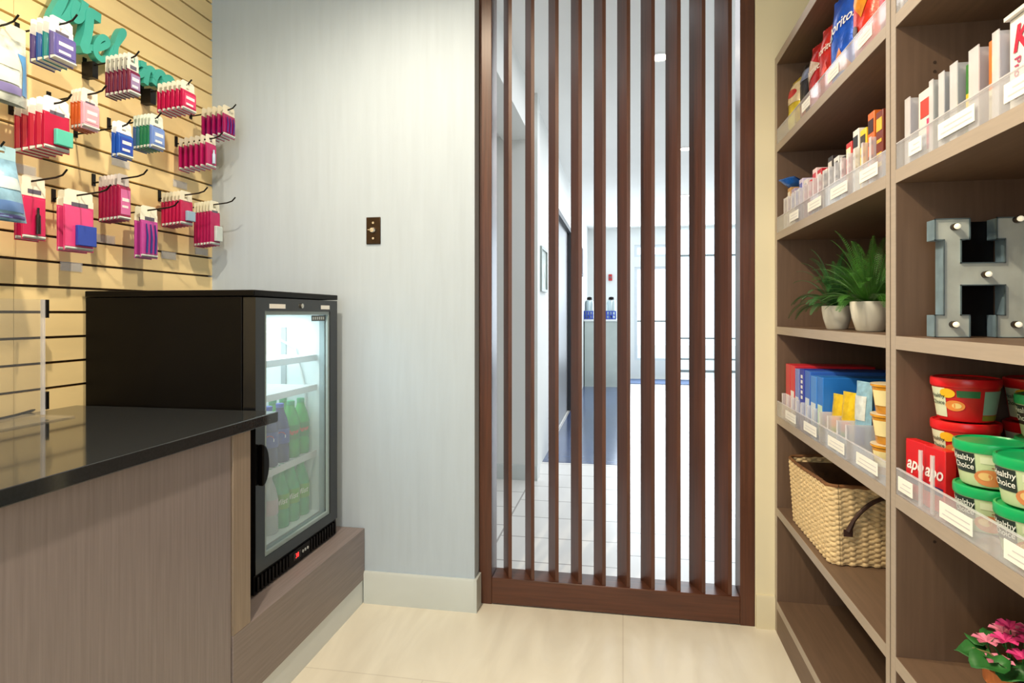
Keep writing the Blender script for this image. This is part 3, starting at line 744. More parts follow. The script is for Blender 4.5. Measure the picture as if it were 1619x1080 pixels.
dvp = obj('divider_panel', sb(XS, UX1, DY0, DY1, 0, CH+0.905), [M_lamv, M_edge], su)
obj('seam', sb(XS-0.0006, XS-0.0001, (DY0+DY1)/2-0.0008, (DY0+DY1)/2+0.0008, 0.1, CH+0.9), M_groove, dvp)
obj('back_panel', sb(UX1-0.012, UX1, NY0, DY0-0.0005, 0, CH+0.905), M_lamv, su)
obj('back_panel', sb(UX1-0.012, UX1, DY1+0.0005, FYP-0.0005, 0, CH+0.905), M_lamv, su)
M_lamh = mat('grey brown laminate shelf', C(114,91,73), 0.5, 0, 0.10, 7, (14,0.9,14), 0.05)
for (y0, y1) in ((NY0+0.0005, DY0-0.0005), (DY1+0.0005, FYP-0.0005)):
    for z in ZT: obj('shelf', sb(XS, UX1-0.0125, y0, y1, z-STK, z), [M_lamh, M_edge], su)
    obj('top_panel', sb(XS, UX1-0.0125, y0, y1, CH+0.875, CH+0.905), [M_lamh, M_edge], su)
    obj('kick_board', sb(XS, XS+0.018, y0, y1, 0, ZT[5]-STK-0.0005), M_lam, su)
# shelf pins
pins = MB()
for z in (ZT[0]-0.10, ZT[0]-0.14, ZT[3]-0.09, ZT[1]+0.19): pins.tube([(0.07,DY0-NY0-0.0002,z),(0.07,DY0-NY0-0.0012,z)], 0.003, 8)
obj('pin_holes', pins, M_groove, su)

def tray(shelf, y0, y1, wherel, divs, cards, dh=0.085, dd=0.20, lip=0.050):
    z = ZT[shelf]+0.0006
    t_ = thing('acrylic_shelf_tray', 'clear acrylic strip with white price cards ' + wherel, 'shelf tray', (XS, y0, z), 0, 'acrylic shelf trays')
    obj('front_strip', MB().box(0.001,0.0045,0,y1-y0,0,lip).box(0.0046,0.05,0,y1-y0,0,0.0015), M_acrylic, t_)
    obj('bright_edge', MB().box(0.0005,0.0050,0,y1-y0,lip+0.0001,lip+0.0022), M_fin, t_)
    for y in divs:
        obj('divider', MB().box(0.0070,dd,y-y0-0.0014,y-y0+0.0014,0.0017,dh).box(0.0052,0.0068,y-y0-0.005,y-y0+0.005,0.0017,dh), M_fin, t_)
    for (a, b) in cards:
        cm = MB().box(-0.0006,0.0006,a-y0,b-y0,0.011,lip-0.012,0)
        for q in range(2):
            cm.box(-0.0009,-0.0007,a-y0+0.006,b-y0-0.010*(q+1),0.018+q*0.009,0.020+q*0.009,1)
        obj('price_card', cm, [M_paper, plain((206,206,212))], t_)
    return t_

# ---------------------------------------------------------------- crisp bags on the upper far shelf
def pillow(w_, h_, T):
    def th(y, z):
        s_ = min(1, abs(2*y/w_)); q = min(1, max(0, z/h_))
        e = max(0, 1-abs(2*q-1)**3.2)
        return T*max(0,(1-s_**2.4))*e + 0.0012 + 0.0025*math.sin(60*y+40*z)*(1-s_)*e
    return th
def crisp_bag(w_, h_, T, body, name, label, y, x, rz, zs, word=None, wcol=(250,250,250), wz=0.66, patches=(), tilt=0.0, sz=0.05):
    b = thing(name, label, 'snack bag', (x, y, zs), rz, 'snack bags on the upper far shelf')
    b.rotation_euler = (0, tilt, rz)
    th = pillow(w_, h_, T)
    def f_(sg_):
        def g_(a, c):
            yy = (a-0.5)*w_*(1-0.06*math.sin(math.pi*c)) * (1 if sg_ < 0 else -1); zz = c*h_
            zz2 = zz + (0.003*math.sin(a*60) if c > 0.999 else 0)
            return (sg_*th(yy, zz) - 0, yy, max(0, zz2))
        return g_
    obj('bag_body', MB().grid(f_(-1), 22, 26).grid(f_(1), 22, 26), foil(body), b)
    sl = MB()
    for i in range(5): sl.box(-0.0022, 0.0022, -w_*0.47, w_*0.47, h_-0.003-i*0.004, h_-0.0015-i*0.004)
    obj('top_seal', sl, foil(tuple(min(255, int(c*0.8+50)) for c in body)), b)
    def sf(a, bb_): return (-th(a, bb_)-0.0016, a, bb_)
    for (nm, rgb, shape) in patches:
        mb = MB()
        if shape[0] == 'ell':
            _, cy, cz, ry, rz_ = shape
            for k in range(1):
                rings = [[(cy+ry*r_/4*math.cos(2*math.pi*j/20), cz+rz_*r_/4*math.sin(2*math.pi*j/20)) for j in range(20)] for r_ in range(1,5)]
            vs_ = [sf(cy, cz)] + [sf(*p) for rg in rings for p in rg]
            fs_ = [(0, 1+j, 1+(j+1)%20) for j in range(20)] + [(1+r_*20+j, 1+(r_+1)*20+j, 1+(r_+1)*20+(j+1)%20, 1+r_*20+(j+1)%20) for r_ in range(3) for j in range(20)]
            mb.add([Vector(q)+Vector((-0.0009,0,0)) for q in vs_], fs_)
        elif shape[0] == 'tri':
            _, pts = shape; n_ = 6
            A, B, C_ = [Vector(p) for p in pts]
            idx = {}; vs_ = []; fs_ = []
            for i in range(n_+1):
                for j in range(n_+1-i):
                    p = A + (B-A)*i/n_ + (C_-A)*j/n_; idx[i,j] = len(vs_); vs_.append(sf(p.x, p.y))
            for i in range(n_):
                for j in range(n_-i):
                    fs_.append((idx[i,j], idx[i+1,j], idx[i,j+1]))
                    if i+j < n_-1: fs_.append((idx[i+1,j], idx[i+1,j+1], idx[i,j+1]))
            mb.add(vs_, fs_)
        else:
            _, y0, y1, z0, z1 = shape
            mb.grid(lambda a, c: sf(y0+(y1-y0)*a, z0+(z1-z0)*c), 10, 8)
        obj(nm, mb, foil(rgb), b)
    if word:
        mb = MB()
        text_mb(mb, word, sz, lambda a, c: (lambda q: (q[0]-0.0016, q[1], q[2]))(sf(-a, h_*wz + c + a*0.25)), 0.2, 0.012)
        obj('wordmark', mb, plain(wcol), b)
    return b
Z0 = ZT[0]+0.0022+0.0006
crisp_bag(0.115, 0.205, 0.030, (232,206,60), 'crisp_bag', 'yellow and cream crisp bag in the far corner of the top snack shelf', 2.226, 0.585, R(8), Z0, None, patches=[('red_mark', (204,50,50), ('ell', 0.0, 0.150, 0.032, 0.014)), ('cream_band', (236,214,180), ('rect', -0.05, 0.05, 0.115, 0.185)), ('yellow_disc', (250,226,40), ('ell', 0.0, 0.055, 0.030, 0.030))], tilt=0.03)
crisp_bag(0.118, 0.215, 0.028, (34,30,30), 'crisp_bag', 'black crisp bag between the yellow and the first red bag', 2.104, 0.590, R(10), Z0, None, patches=[('grey_print', (120,130,160), ('rect', -0.045, 0.045, 0.150, 0.185)), ('orange_chip', (226,140,70), ('ell', 0.0, 0.050, 0.018, 0.022)), ('blue_corner', (110,150,214), ('rect', 0.030, 0.060, 0.03, 0.09))], tilt=0.03)
crisp_bag(0.120, 0.230, 0.030, (196,34,36), 'crisp_bag', 'red tortilla chip bag next to the black bag', 1.995, 0.590, R(14), Z0, 'Doritos', (246,240,236), 0.60, [('pale_flash', (222,196,180), ('tri', [(0.055,0.09),(-0.03,0.15),(0.05,0.19)])), ('red_chip', (222,50,36), ('tri', [(-0.035,0.03),(0.035,0.045),(-0.005,0.10)]))], 0.03, 0.027)
crisp_bag(0.120, 0.230, 0.030, (204,44,36), 'crisp_bag', 'red tortilla chip bag next to the blue bag', 1.875, 0.585, R(14), Z0, 'Doritos', (246,240,236), 0.66, [('red_chip', (230,70,44), ('tri', [(-0.04,0.04),(0.035,0.055),(-0.005,0.12)]))], 0.03, 0.027)
crisp_bag(0.165, 0.250, 0.034, (26,88,206), 'crisp_bag', 'large blue tortilla chip bag with white wordmark and orange chip', 1.730, 0.582, R(14), Z0, 'Doritos', (246,246,250), 0.62, [('orange_chip', (226,132,40), ('tri', [(-0.045,0.030),(0.04,0.040),(0.0,0.095)])), ('pale_flash', (190,210,236), ('tri', [(0.075,0.11),(0.05,0.19),(0.03,0.13)]))], 0.03, 0.036)
crisp_bag(0.142, 0.245, 0.034, (222,54,30), 'crisp_bag', 'orange-red puffed snack bag right of the blue bag', 1.575, 0.580, R(14), Z0, None, patches=[('orange_swirl', (244,150,40), ('tri', [(-0.06,0.20),(0.06,0.17),(0.0,0.10)])), ('dark_mascotless_badge'.replace('mascotless_',''), (90,60,40), ('ell', 0.030, 0.075, 0.016, 0.016)), ('cream_dot', (240,226,190), ('ell', -0.02, 0.060, 0.010, 0.010))], tilt=0.03)
crisp_bag(0.100, 0.235, 0.028, (200,30,34), 'crisp_bag', 'red and white snack bag beside the shelf upright', 1.452, 0.578, R(12), Z0, None, patches=[('white_band', (236,230,226), ('rect', -0.055, 0.055, 0.10, 0.15))], tilt=0.03)
crisp_bag(0.140, 0.235, 0.030, (150,24,30), 'crisp_bag', 'dark red bag standing behind the red tortilla chip bags', 1.935, 0.665, R(12), Z0)
tray(0, 1.380, 2.286, 'under the snack bags on the upper far shelf', [], [(1.45,1.53),(1.66,1.74),(1.90,1.98)])

# ---------------------------------------------------------------- boxes between dividers
def carton(w_, d_, h_, body, name, label, x, y, zs, group, front=(), word=None, wcol=(250,250,250), sz=0.03, vert=False, rz=0.0, top=None, bold=0.01):
    """box facing -x; front patches given as (name, rgb, y0, y1, z0, z1) fractions"""
    c = thing(name, label, 'box', (x, y, zs+0.0006), rz, group)
    obj('carton', MB().box(0, d_, -w_/2, w_/2, 0, h_, 0), plain(body, 0.4), c, bevel=0.0012)
    if top: obj('lid_flap', MB().box(-0.006, d_*0.5, -w_/2-0.003, w_/2+0.003, h_+0.0005, h_+0.006), plain(top), c)
    for (nm, rgb, y0, y1, z0, z1) in front:
        obj(nm, MB().box(-0.0008, -0.0003, w_*(y0-0.5), w_*(y1-0.5), h_*z0, h_*z1), plain(rgb), c)
    if word:
        mb = MB()
        if vert: text_mb(mb, word, sz, lambda a, b: (-0.0012, -b, h_*0.5 - a), 0, bold)
        else: text_mb(mb, word, sz, lambda a, b: (-0.0012, -a, h_*0.55 + b), 0.15, bold)
        obj('wordmark', mb, plain(wcol), c)
    return c
# candy shelf (second, far bay): from the far corner to the upright
G2 = 'candy packs on the second far shelf'
zs = ZT[1]+0.0022
ys = [2.235-0.046*i for i in range(18)]
cols = [((226,222,214),(120,120,110),'white'),((196,150,90),(240,230,210),'tan'),((176,160,190),(230,226,236),'lilac'),((206,214,226),(120,150,210),'pale blue'),((214,206,236),(110,120,200),'pale violet'),
        ((230,226,230),(180,190,206),'silver'),((206,40,60),(246,236,236),'red and white'),((240,214,218),(206,70,90),'pink and white'),((190,26,44),(250,244,240),'deep red'),((236,228,222),(90,80,80),'white and grey'),
        ((46,38,40),(220,216,214),'black'),((226,226,226),(60,56,60),'white with black lettering'),((40,34,38),(236,236,236),'black and white'),((206,60,60),(250,240,200),'red'),
        ((236,236,234),(40,40,44),'white with dark stripes'),((244,210,50),(70,60,50),'yellow'),((224,110,40),(60,30,30),'orange'),((120,50,36),(236,190,60),'brown')]
posw = ['in the far corner of', 'second from the far end of', 'third from the far end of', 'fourth from the far end of', 'fifth from the far end of', 'sixth from the far end of', 'seventh from the far end of', 'eighth from the far end of', 'ninth from the far end of', 'ninth from the shelf upright on', 'eighth from the shelf upright on', 'seventh from the shelf upright on', 'sixth from the shelf upright on', 'fifth from the shelf upright on', 'fourth from the shelf upright on', 'third from the shelf upright on', 'second from the shelf upright on', 'beside the shelf upright on']
for i, y in enumerate(ys):
    b_, f_, nm = cols[i]
    h_ = 0.110 + 0.012*((i*5) % 3) + (0.03 if i > 13 else 0)
    carton(0.036, 0.15, h_, b_, 'candy_box', '%s candy pack %s the second far shelf' % (nm, posw[i]), XS+0.016, y, zs, G2,
           [('stripe', f_, 0.15, 0.85, 0.55+0.05*q*0, 0.60) if q == 0 else ('stripe', f_, 0.15, 0.85, 0.35-0.14*(q-1), 0.41-0.14*(q-1)) for q in range(3)] + [('top_print', f_, 0.1, 0.9, 0.72, 0.90)])
tray(1, 1.380, 2.286, 'under the candy packs on the second far shelf', [y-0.023 for y in ys[:-1]], [(2.02,2.12),(1.80,1.92),(1.60,1.72),(1.42,1.52)], dh=0.105, dd=0.16)
# loose bags lying on top of that row
def small_bag(w_, h_, T, body, name, label, loc, rot, group, patches=()):
    b = thing(name, label, 'bag', loc, 0, group); b.rotation_euler = rot
    th = pillow(w_, h_, T)
    def f_(sg_):
        return lambda a, c: (sg_*th((a-0.5)*w_, c*h_), (a-0.5)*w_*(1 if sg_ < 0 else -1), c*h_)
    obj('bag_body', MB().grid(f_(-1), 14, 16).grid(f_(1), 14, 16), foil(body), b)
    sl = MB()
    for i in range(4): sl.box(-0.002, 0.002, -w_*0.48, w_*0.48, h_-0.002-i*0.004, h_-0.0006-i*0.004)
    obj('top_seal', sl, foil(tuple(min(255, c+30) for c in body)), b)
    for (nm, rgb, y0, y1, z0, z1) in patches:
        obj(nm, MB().grid(lambda a, c: (-th(y0+(y1-y0)*a, z0+(z1-z0)*c)-0.0014, y0+(y1-y0)*a, z0+(z1-z0)*c), 6, 6), foil(rgb), b)
    return b
small_bag(0.090, 0.060, 0.014, (30,100,196), 'candy_pouch', 'crumpled blue pouch lying on the far end of the candy packs', (XS+0.060, 2.222, zs+0.142), (R(8), R(-62), R(12)), G2)
small_bag(0.085, 0.19, 0.012, (238,208,60), 'candy_pouch', 'tall yellow pouch standing behind the candy packs near the upright', (XS+0.185, 1.535, zs+0.001), (0, 0, R(14)), G2, [('white_patch', (244,236,190), -0.025, 0.025, 0.11, 0.16)])
small_bag(0.080, 0.185, 0.012, (232,196,50), 'candy_pouch', 'shorter yellow pouch behind the black and white candy packs', (XS+0.188, 1.645, zs+0.001), (0, 0, R(10)), G2)
small_bag(0.070, 0.185, 0.012, (222,120,40), 'candy_pouch', 'orange pouch behind the packs beside the shelf upright', (XS+0.185, 1.435, zs+0.001), (0, 0, R(12)), G2)

# fourth shelf, far bay
G4 = 'cookie boxes and snacks on the fourth far shelf'
z4 = ZT[3]+0.0022
BL = (30,84,190)
spec4 = [(2.205,0.052,0.185,(206,40,54),'red cookie box at the far end of the fourth far shelf',[('white_print',(246,236,236),0.12,0.88,0.15,0.45)]),
         (2.148,0.050,0.185,(214,44,60),'red cookie box next to the first blue box',[('white_print',(250,240,240),0.12,0.88,0.10,0.55)]),
         (2.094,0.046,0.178,(120,140,214),'pale violet-blue cracker box right of the red boxes',[('white_print',(220,226,240),0.1,0.9,0.08,0.5)]),
         (2.040,0.048,0.182,(40,60,178),'dark blue cracker box with a column of white lettering',[('pale_print',(190,206,236),0.12,0.88,0.05,0.40)]),
         (1.982,0.052,0.182,(56,110,206),'mid blue cracker box next to the dark blue one',[('pale_print',(206,220,240),0.12,0.88,0.05,0.55)]),
         (1.922,0.054,0.172,(70,140,226),'light blue cracker box, second left of the yellow pouches',[('pale_print',(212,226,240),0.1,0.9,0.05,0.55),('red_dot',(190,50,60),0.1,0.4,0.06,0.22)]),
         (1.860,0.050,0.176,(36,120,214),'bright blue cracker box beside the yellow pouches',[('pale_print',(200,226,206),0.1,0.9,0.05,0.55)])]
for (y, w_, h_, body, lb, fr) in spec4:
    c = carton(w_, 0.24, h_, body, 'cracker_box', lb, XS+0.016, y, z4, G4, fr, None)
    if 'lettering' in lb:
        mb = MB(); [mb.box(-0.0012, -0.0006, -0.010, 0.008, 0.090+0.016*q, 0.100+0.016*q) for q in range(5)]; obj('white_marks', mb, plain((240,240,246)), c)
for i, (y, h_, lb) in enumerate(((1.798,0.135,'yellow snack pouch right beside the blue boxes'),(1.722,0.150,'yellow snack pouch beside the light blue wrapped snacks'))):
    small_bag(0.056, h_, 0.016, (236,196,40), 'snack_pouch', lb, (XS+0.045, y, z4+0.001), (0, 0.04, R(18)), G4, [('green_band', (140,190,70), -0.024, 0.024, 0.020, 0.045), ('orange_print', (230,120,50), -0.02, 0.02, 0.05, 0.075)])
for i, (y, lb) in enumerate(((1.655,'pale blue wrapped snack next to the yellow pouches'),(1.585,'teal and pale blue wrapped snack, middle of three'),(1.520,'pale blue wrapped snack behind the amber fruit cups'))):
    small_bag(0.058, 0.185, 0.016, ((150,196,222) if i != 1 else (60,140,180)), 'snack_wrapper', lb, (XS+0.055+(0, 0.055, 0.080)[i], y, z4+0.001), (0, 0.03, R(16)), G4, [('white_print', (224,234,240), -0.020, 0.022, 0.09, 0.15), ('blue_print', (40,110,180), -0.02, 0.02, 0.03, 0.075)])
tray(3, 1.380, 2.286, 'under the cookie boxes on the fourth far shelf', [2.236, 2.177, 2.121, 2.067, 2.011, 1.952, 1.889, 1.8295, 1.762, 1.688, 1.624], [(2.05,2.17),(1.84,1.96),(1.62,1.74),(1.42,1.54)], dh=0.085, dd=0.22)
# amber fruit cups
M_amber = mat('amber fruit jelly', C(214,150,44), 0.2, 0, 0.2, 40)
def fruit_cup(x, y, z, lb):
    c = thing('fruit_cup', lb, 'fruit cup', (x, y, z+0.0008), R(0), 'amber fruit cups')
    obj('cup', MB().lathe([(0,0),(0.026,0),(0.028,0.003),(0.036,0.058),(0.039,0.060),(0.039,0.064)], 24), M_amber, c)
    obj('film_lid', MB().lathe([(0.0,0.0645),(0.039,0.0645),(0.039,0.0655),(0.0,0.0662)], 24, cap=False), plain((230,214,180), 0.3), c)
    pl = MB().grid(lambda a, b: ((0.0290+0.0365*0.22*(0.25+0.6*b)+0.0012)*math.cos(R(185+60*a)), (0.0290+0.0365*0.22*(0.25+0.6*b)+0.0012)*math.sin(R(185+60*a)), 0.018+0.034*b), 8, 2)
    obj('fruit_label', pl, plain((240,226,170)), c)
    return c
fruit_cup(XS+0.050, 1.484, z4+0.001, 'amber fruit cup at the bottom of the stack by the upright')
fruit_cup(XS+0.050, 1.484, z4+0.0675, 'amber fruit cup, middle of the stack by the upright')
fruit_cup(XS+0.050, 1.484, z4+0.134, 'amber fruit cup on top of the stack by the upright')

# ---------------------------------------------------------------- near bay, second shelf
GB = 'packs on the second near shelf'
zb = ZT[1]+0.0022
seq = [(1436,1445,None), (1448,1474,((232,226,222),'white and red gum box nearest the upright, second near shelf','White',[('red_print',(206,70,60),0.15,0.85,0.60,0.86),('pink_print',(206,60,110),0.15,0.45,0.10,0.55),('blue_print',(190,206,222),0.5,0.9,0.10,0.35)])),
       (1475,1482,None), (1483,1489,((70,120,60),'thin green mint pack right of the white gum box','',[])), (1490,1500,None), (1501,1507,((44,70,50),'thin dark green mint pack between clear dividers','',[])), (1508,1521,None),
       (1522,1536,((56,120,50),'green and yellow chew pack on the second near shelf','',[('yellow_print',(214,190,50),0.1,0.9,0.30,0.58),('dark_print',(60,60,30),0.2,0.8,0.10,0.25)])), (1538,1556,None),
       (1558,1574,((226,120,50),'orange peanut cup pack left of the tall white box','',[('yellow_print',(240,190,90),0.1,0.6,0.6,0.8),('pale_print',(206,200,180),0.1,0.9,0.05,0.40)])), (1576,1588,None)]
dvs = []
for (ua, ub, sp_) in seq:
    ya, yb = Yx(ua, XS+0.012), Yx(ub, XS+0.012)
    if sp_ is None: dvs.append(((ya+yb)/2, abs(ya-yb)))
    else:
        body, lb, wd, fr = sp_
        carton(abs(ya-yb)*0.96, 0.14, 0.125 if 'chew' not in lb else 0.115, body, 'gum_box', lb, XS+0.016, (ya+yb)/2, zb, GB, fr)
kb = carton(0.062, 0.16, 0.132, (238,236,232), 'cereal_bar_box', 'tall white cereal bar box with red K on the second near shelf', XS+0.016, Yx(1590, XS+0.012)-0.033, zb, GB, [], None, top=(226,224,220))
mb = MB(); text_mb(mb, 'K', 0.050, lambda a, b: (-0.0012, 0.006-a, 0.098+b), 0.25, 0.03); obj('red_initial', mb, plain((206,28,60)), kb)
mb = MB(); text_mb(mb, 'Protein', 0.020, lambda a, b: (-0.0012, 0.012-b, 0.045-a), 0, 0.01); obj('wordmark', mb, plain((190,70,110)), kb)
carton(0.07, 0.16, 0.125, (226,222,220), 'cereal_bar_box', 'plain white box right of the red K box at the photo edge', XS+0.016, Yx(1590, XS+0.012)-0.104, zb, GB, [])
tr = tray(1, 0.45, 1.331, 'under the gum boxes on the second near shelf', [], [(1.225,1.275),(1.055,1.165),(0.86,0.98)])
for (y, wd) in dvs:
    obj('divider', MB().box(0.0070,0.16,y-0.45-0.0014,y-0.45+0.0014,0.0017,0.128).box(0.0052,0.0068,y-0.45-wd*0.45,y-0.45+wd*0.45,0.0017,0.128).box(0.0070,0.16,y-0.45+wd*0.36,y-0.45+wd*0.45,0.0017,0.126), M_fin, tr)
# top near shelf
tray(0, 0.45, 1.331, 'on the top near shelf above the gum boxes', [1.318, 1.252], [(1.19,1.26)])
carton(0.05, 0.14, 0.15, (226,222,230), 'snack_box', 'white box with violet print at the corner of the top near shelf', XS+0.016, 1.285, ZT[0]+0.0022, None, [('violet_print', (120,100,170), 0.2, 0.8, 0.10, 0.3)])

# ---------------------------------------------------------------- near bay, fourth shelf: tubs and red boxes
zD = ZT[3]+0.0022
def tub(x, y, z, r, h, lid, body, lb, name, patches, word=None, face=R(205), group=None, wsz=0.02):
    t_ = thing(name, lb, 'food tub', (x, y, z+0.0008), 0, group)
    hl = 0.016; hb = h-hl-0.0016
    r0, r1 = r*0.80, r*0.955
    obj('tub_body', MB().lathe([(0,0),(r0*0.96,0),(r0,0.003),(r1,hb),(r1-0.002,hb+0.0003)], 36), body, t_)
    obj('lid', MB().lathe([(r1*0.9,hb+0.0005),(r*0.985,hb+0.0005),(r,hb+0.003),(r,h-0.005),(r*0.985,h-0.002),(r*0.93,h-0.0012),(r*0.90,h-0.0035),(0,h-0.0035)], 40), lid, t_)
    def sf(s_, q, off=0.0007):
        rr = r0 + (r1-r0)*max(0,(q-0.003))/(hb-0.003) + off
        a = face + s_/r1
        return (rr*math.cos(a), rr*math.sin(a), q)
    for (nm, rgb, s0, s1, q0, q1, kind) in patches:
        mb = MB()
        if kind == 'rect': mb.grid(lambda a, b: sf(r*(s0+(s1-s0)*a), hb*(q0+(q1-q0)*b), 0.0007), 8, 2)
        else:
            cs, cq, rs, rq = r*(s0+s1)/2, hb*(q0+q1)/2, r*(s1-s0)/2, hb*(q1-q0)/2
            vs_ = [sf(cs, cq, 0.0013)] + [sf(cs+rs*math.cos(2*math.pi*j/18), cq+rq*math.sin(2*math.pi*j/18), 0.0013) for j in range(18)]
            mb.add(vs_, [(0, 1+j, 1+(j+1)%18) for j in range(18)])
        obj(nm, mb, plain(rgb, 0.4), t_)
    if word:
        for (txt, sc_, qc, siz, rgb) in word:
            mb = MB(); text_mb(mb, txt, siz, lambda a, b: sf(r*sc_ + a, hb*qc + b + 0.0*a, 0.0019), 0.1, 0.01)
            obj('wordmark', mb, plain(rgb), t_)
    return t_
M_redlid = mat('red plastic lid', C(214,26,32), 0.28, 0, 0.06, 20)
M_redtub = mat('red tub sleeve', C(206,28,32), 0.4, 0, 0.06, 20)
M_grnlid = mat('green plastic lid', C(20,170,98), 0.28, 0, 0.06, 20)
M_grntub = mat('pale green tub sleeve', C(206,226,180), 0.4, 0, 0.05, 20)
RP = [('pale_panel', (214,224,196), -0.75, -0.10, 0.10, 0.97, 'rect'), ('yellow_spot', (240,190,40), -0.28, 0.22, 0.68, 0.96, 'ell'), ('green_strip', (46,110,66), 0.26, 0.92, 0.72, 0.92, 'rect'), ('food_bowl', (226,140,64), -0.12, 0.50, 0.30, 0.62, 'ell'), ('noodle_print', (236,206,130), 0.1, 0.4, 0.38, 0.54, 'ell'), ('facts_panel', (150,176,160), 1.05, 1.85, 0.22, 0.92, 'rect'), ('olive_strip', (140,140,50), 1.05, 1.85, 0.05, 0.20, 'rect')]
GR = 'red-lidded noodle tubs'
for i, lv in enumerate(('bottom', 'middle', 'top')):
    tub(0.622, 1.268, zD+i*0.0795, 0.0545, 0.0785, M_redlid, M_redtub, 'red-lidded noodle tub at the %s of the stack by the upright' % lv, 'noodle_tub', RP, [('Healthy', -0.42, 0.72, 0.0105, (40,60,40)), ('Choice', -0.42, 0.52, 0.0105, (40,60,40))], R(214), GR)
    tub(0.745, 1.270, zD+i*0.0795, 0.0545, 0.0785, M_redlid, M_redtub, 'red-lidded noodle tub at the %s of the rear stack behind the green tubs' % lv, 'noodle_tub', RP, [('Healthy', -0.42, 0.72, 0.0105, (40,60,40)), ('Choice', -0.42, 0.52, 0.0105, (40,60,40))], R(214), GR)
GP = [('black_patch', (34,50,44), -1.05, -0.25, 0.38, 0.98, 'rect'), ('pale_strip', (226,238,206), -0.10, 1.10, 0.72, 0.92, 'rect'), ('food_bowl', (222,140,84), -0.30, 0.62, 0.05, 0.55, 'ell'), ('noodle_print', (240,200,130), -0.18, 0.22, 0.22, 0.46, 'ell'), ('lime_print', (170,206,70), 0.30, 0.80, 0.46, 0.68, 'ell'), ('orange_print', (226,120,50), 0.30, 0.78, 0.10, 0.40, 'ell'), ('stem_print', (150,90,60), 0.20, 0.60, 0.60, 0.63, 'rect')]
GG = 'green-lidded soup tubs'
wg = [('Healthy', -0.65, 0.82, 0.0135, (240,244,240)), ('Choice', -0.65, 0.58, 0.0135, (240,244,240))]
for (x, y, n_, wh, fc) in ((0.597,1.140,2,'front stack next to the red tubs',R(232)), (0.597,1.024,2,'front stack at the photo edge',R(226)), (0.705,1.168,3,'rear stack behind the front green tubs',R(224))):
    for i in range(n_):
        lv = ('bottom','top')[i] if n_ == 2 else ('bottom','middle','top')[i]
        tub(x, y, zD+i*0.0732, 0.0520, 0.0724, M_grnlid, M_grntub, 'green-lidded soup tub at the %s of the %s' % (lv, wh), 'soup_tub', GP, wg, fc, GG)
for i, (x, y, lb) in enumerate(((0.5445,1.283,'red box with white lettering next to the shelf upright'),(0.549,1.222,'red box with white lettering, nearer the noodle tubs'))):
    c = thing('cookie_box', lb, 'box', (x, y, zD+0.0008), R(8), 'red lettered boxes')
    hh = 0.112
    if i == 0: obj('carton', MB().box(0,0.020,-0.030,0.030,0,hh), plain((212,22,30), 0.35), c, bevel=0.0015)
    else: obj('carton', MB().box(0,0.020,-0.030,0.028,0,hh), plain((212,22,30), 0.35), c, bevel=0.0015)
    obj('blue_band', MB().box(-0.0008,-0.0003,-0.025,0.027,0.030,0.044), plain((60,44,110)), c)
    mb = MB(); text_mb(mb, 'apo', 0.034, lambda a, b: (-0.0012, -a, 0.068+b), 0.3, 0.02); obj('wordmark', mb, plain((250,240,240)), c)
tray(3, 0.45, 1.331, 'under the tubs on the fourth near shelf', [1.244, 1.200], [(1.26,1.32),(1.06,1.16),(0.88,0.98)], dh=0.105, dd=0.010)

# ---------------------------------------------------------------- marquee letter H
YH = 1.262
def hx(u): return Xy(u, YH)
def hz_(v): return onY(1500, v, YH).z
zb_ = ZT[2]+0.0008
za = [zb_, zb_+ (hz_(496)-hz_(531)), hz_(451), hz_(416), hz_(379), hz_(346)]
xl0, xl1, xl2, xl3 = hx(1479), hx(1493), hx(1520), hx(1534)
xr0, xr1 = hx(1577), hx(1590)
wst = 0.033
xr2 = xr1 + wst; xr3 = xr2 + (xr1-xr0)
H = [(xl0,za[0]),(xl3,za[0]),(xl3,za[1]),(xl2,za[1]),(xl2,za[2]),(xr1,za[2]),(xr1,za[1]),(xr0,za[1]),(xr0,za[0]),(xr3,za[0]),(xr3,za[1]),(xr2,za[1]),(xr2,za[4]),(xr3,za[4]),(xr3,za[5]),(xr0,za[5]),(xr0,za[4]),(xr1,za[4]),(xr1,za[3]),(xl2,za[3]),(xl2,za[4]),(xl3,za[4]),(xl3,za[5]),(xl0,za[5]),(xl0,za[4]),(xl1,za[4]),(xl1,za[1]),(xl0,za[1])]
mq = thing('marquee_letter', 'galvanised metal letter H with small round bulbs on the third near shelf', 'marquee letter', ((xl0+xr3)/2, YH, zb_))
ox = (xl0+xr3)/2
Hp = [(a-ox, b-zb_) for a, b in H]
lbm = MB().prism(Hp, 0.003, 0.034, 'y')
lbm.m = [0, 0] + [1]*(len(lbm.f)-2)
obj('letter_body', lbm, [M_galv, M_galvcool], mq, bevel=0.0008)
rim = MB()
for i in range(len(Hp)):
    a, b = Vector(Hp[i]), Vector(Hp[(i+1)%len(Hp)])
    x0, x1 = sorted((a.x, b.x)); z0, z1 = sorted((a.y, b.y))
    rim.box(x0-0.0009, x1+0.0009, 0.0, 0.0029, z0-0.0009 if z0 > 0.002 else z0, z1+0.0009)
obj('rim_edge', rim, mat('dull zinc edge', C(120,140,148), 0.45, 0.6, 0.2, 40), mq)
obj('backing', MB().box(xl3-ox-0.014, xr0-ox+0.012, 0.0345, 0.038, 0.001, za[5]-zb_-0.002), M_black, mq)  # black sheet added to darken the gaps between the stems
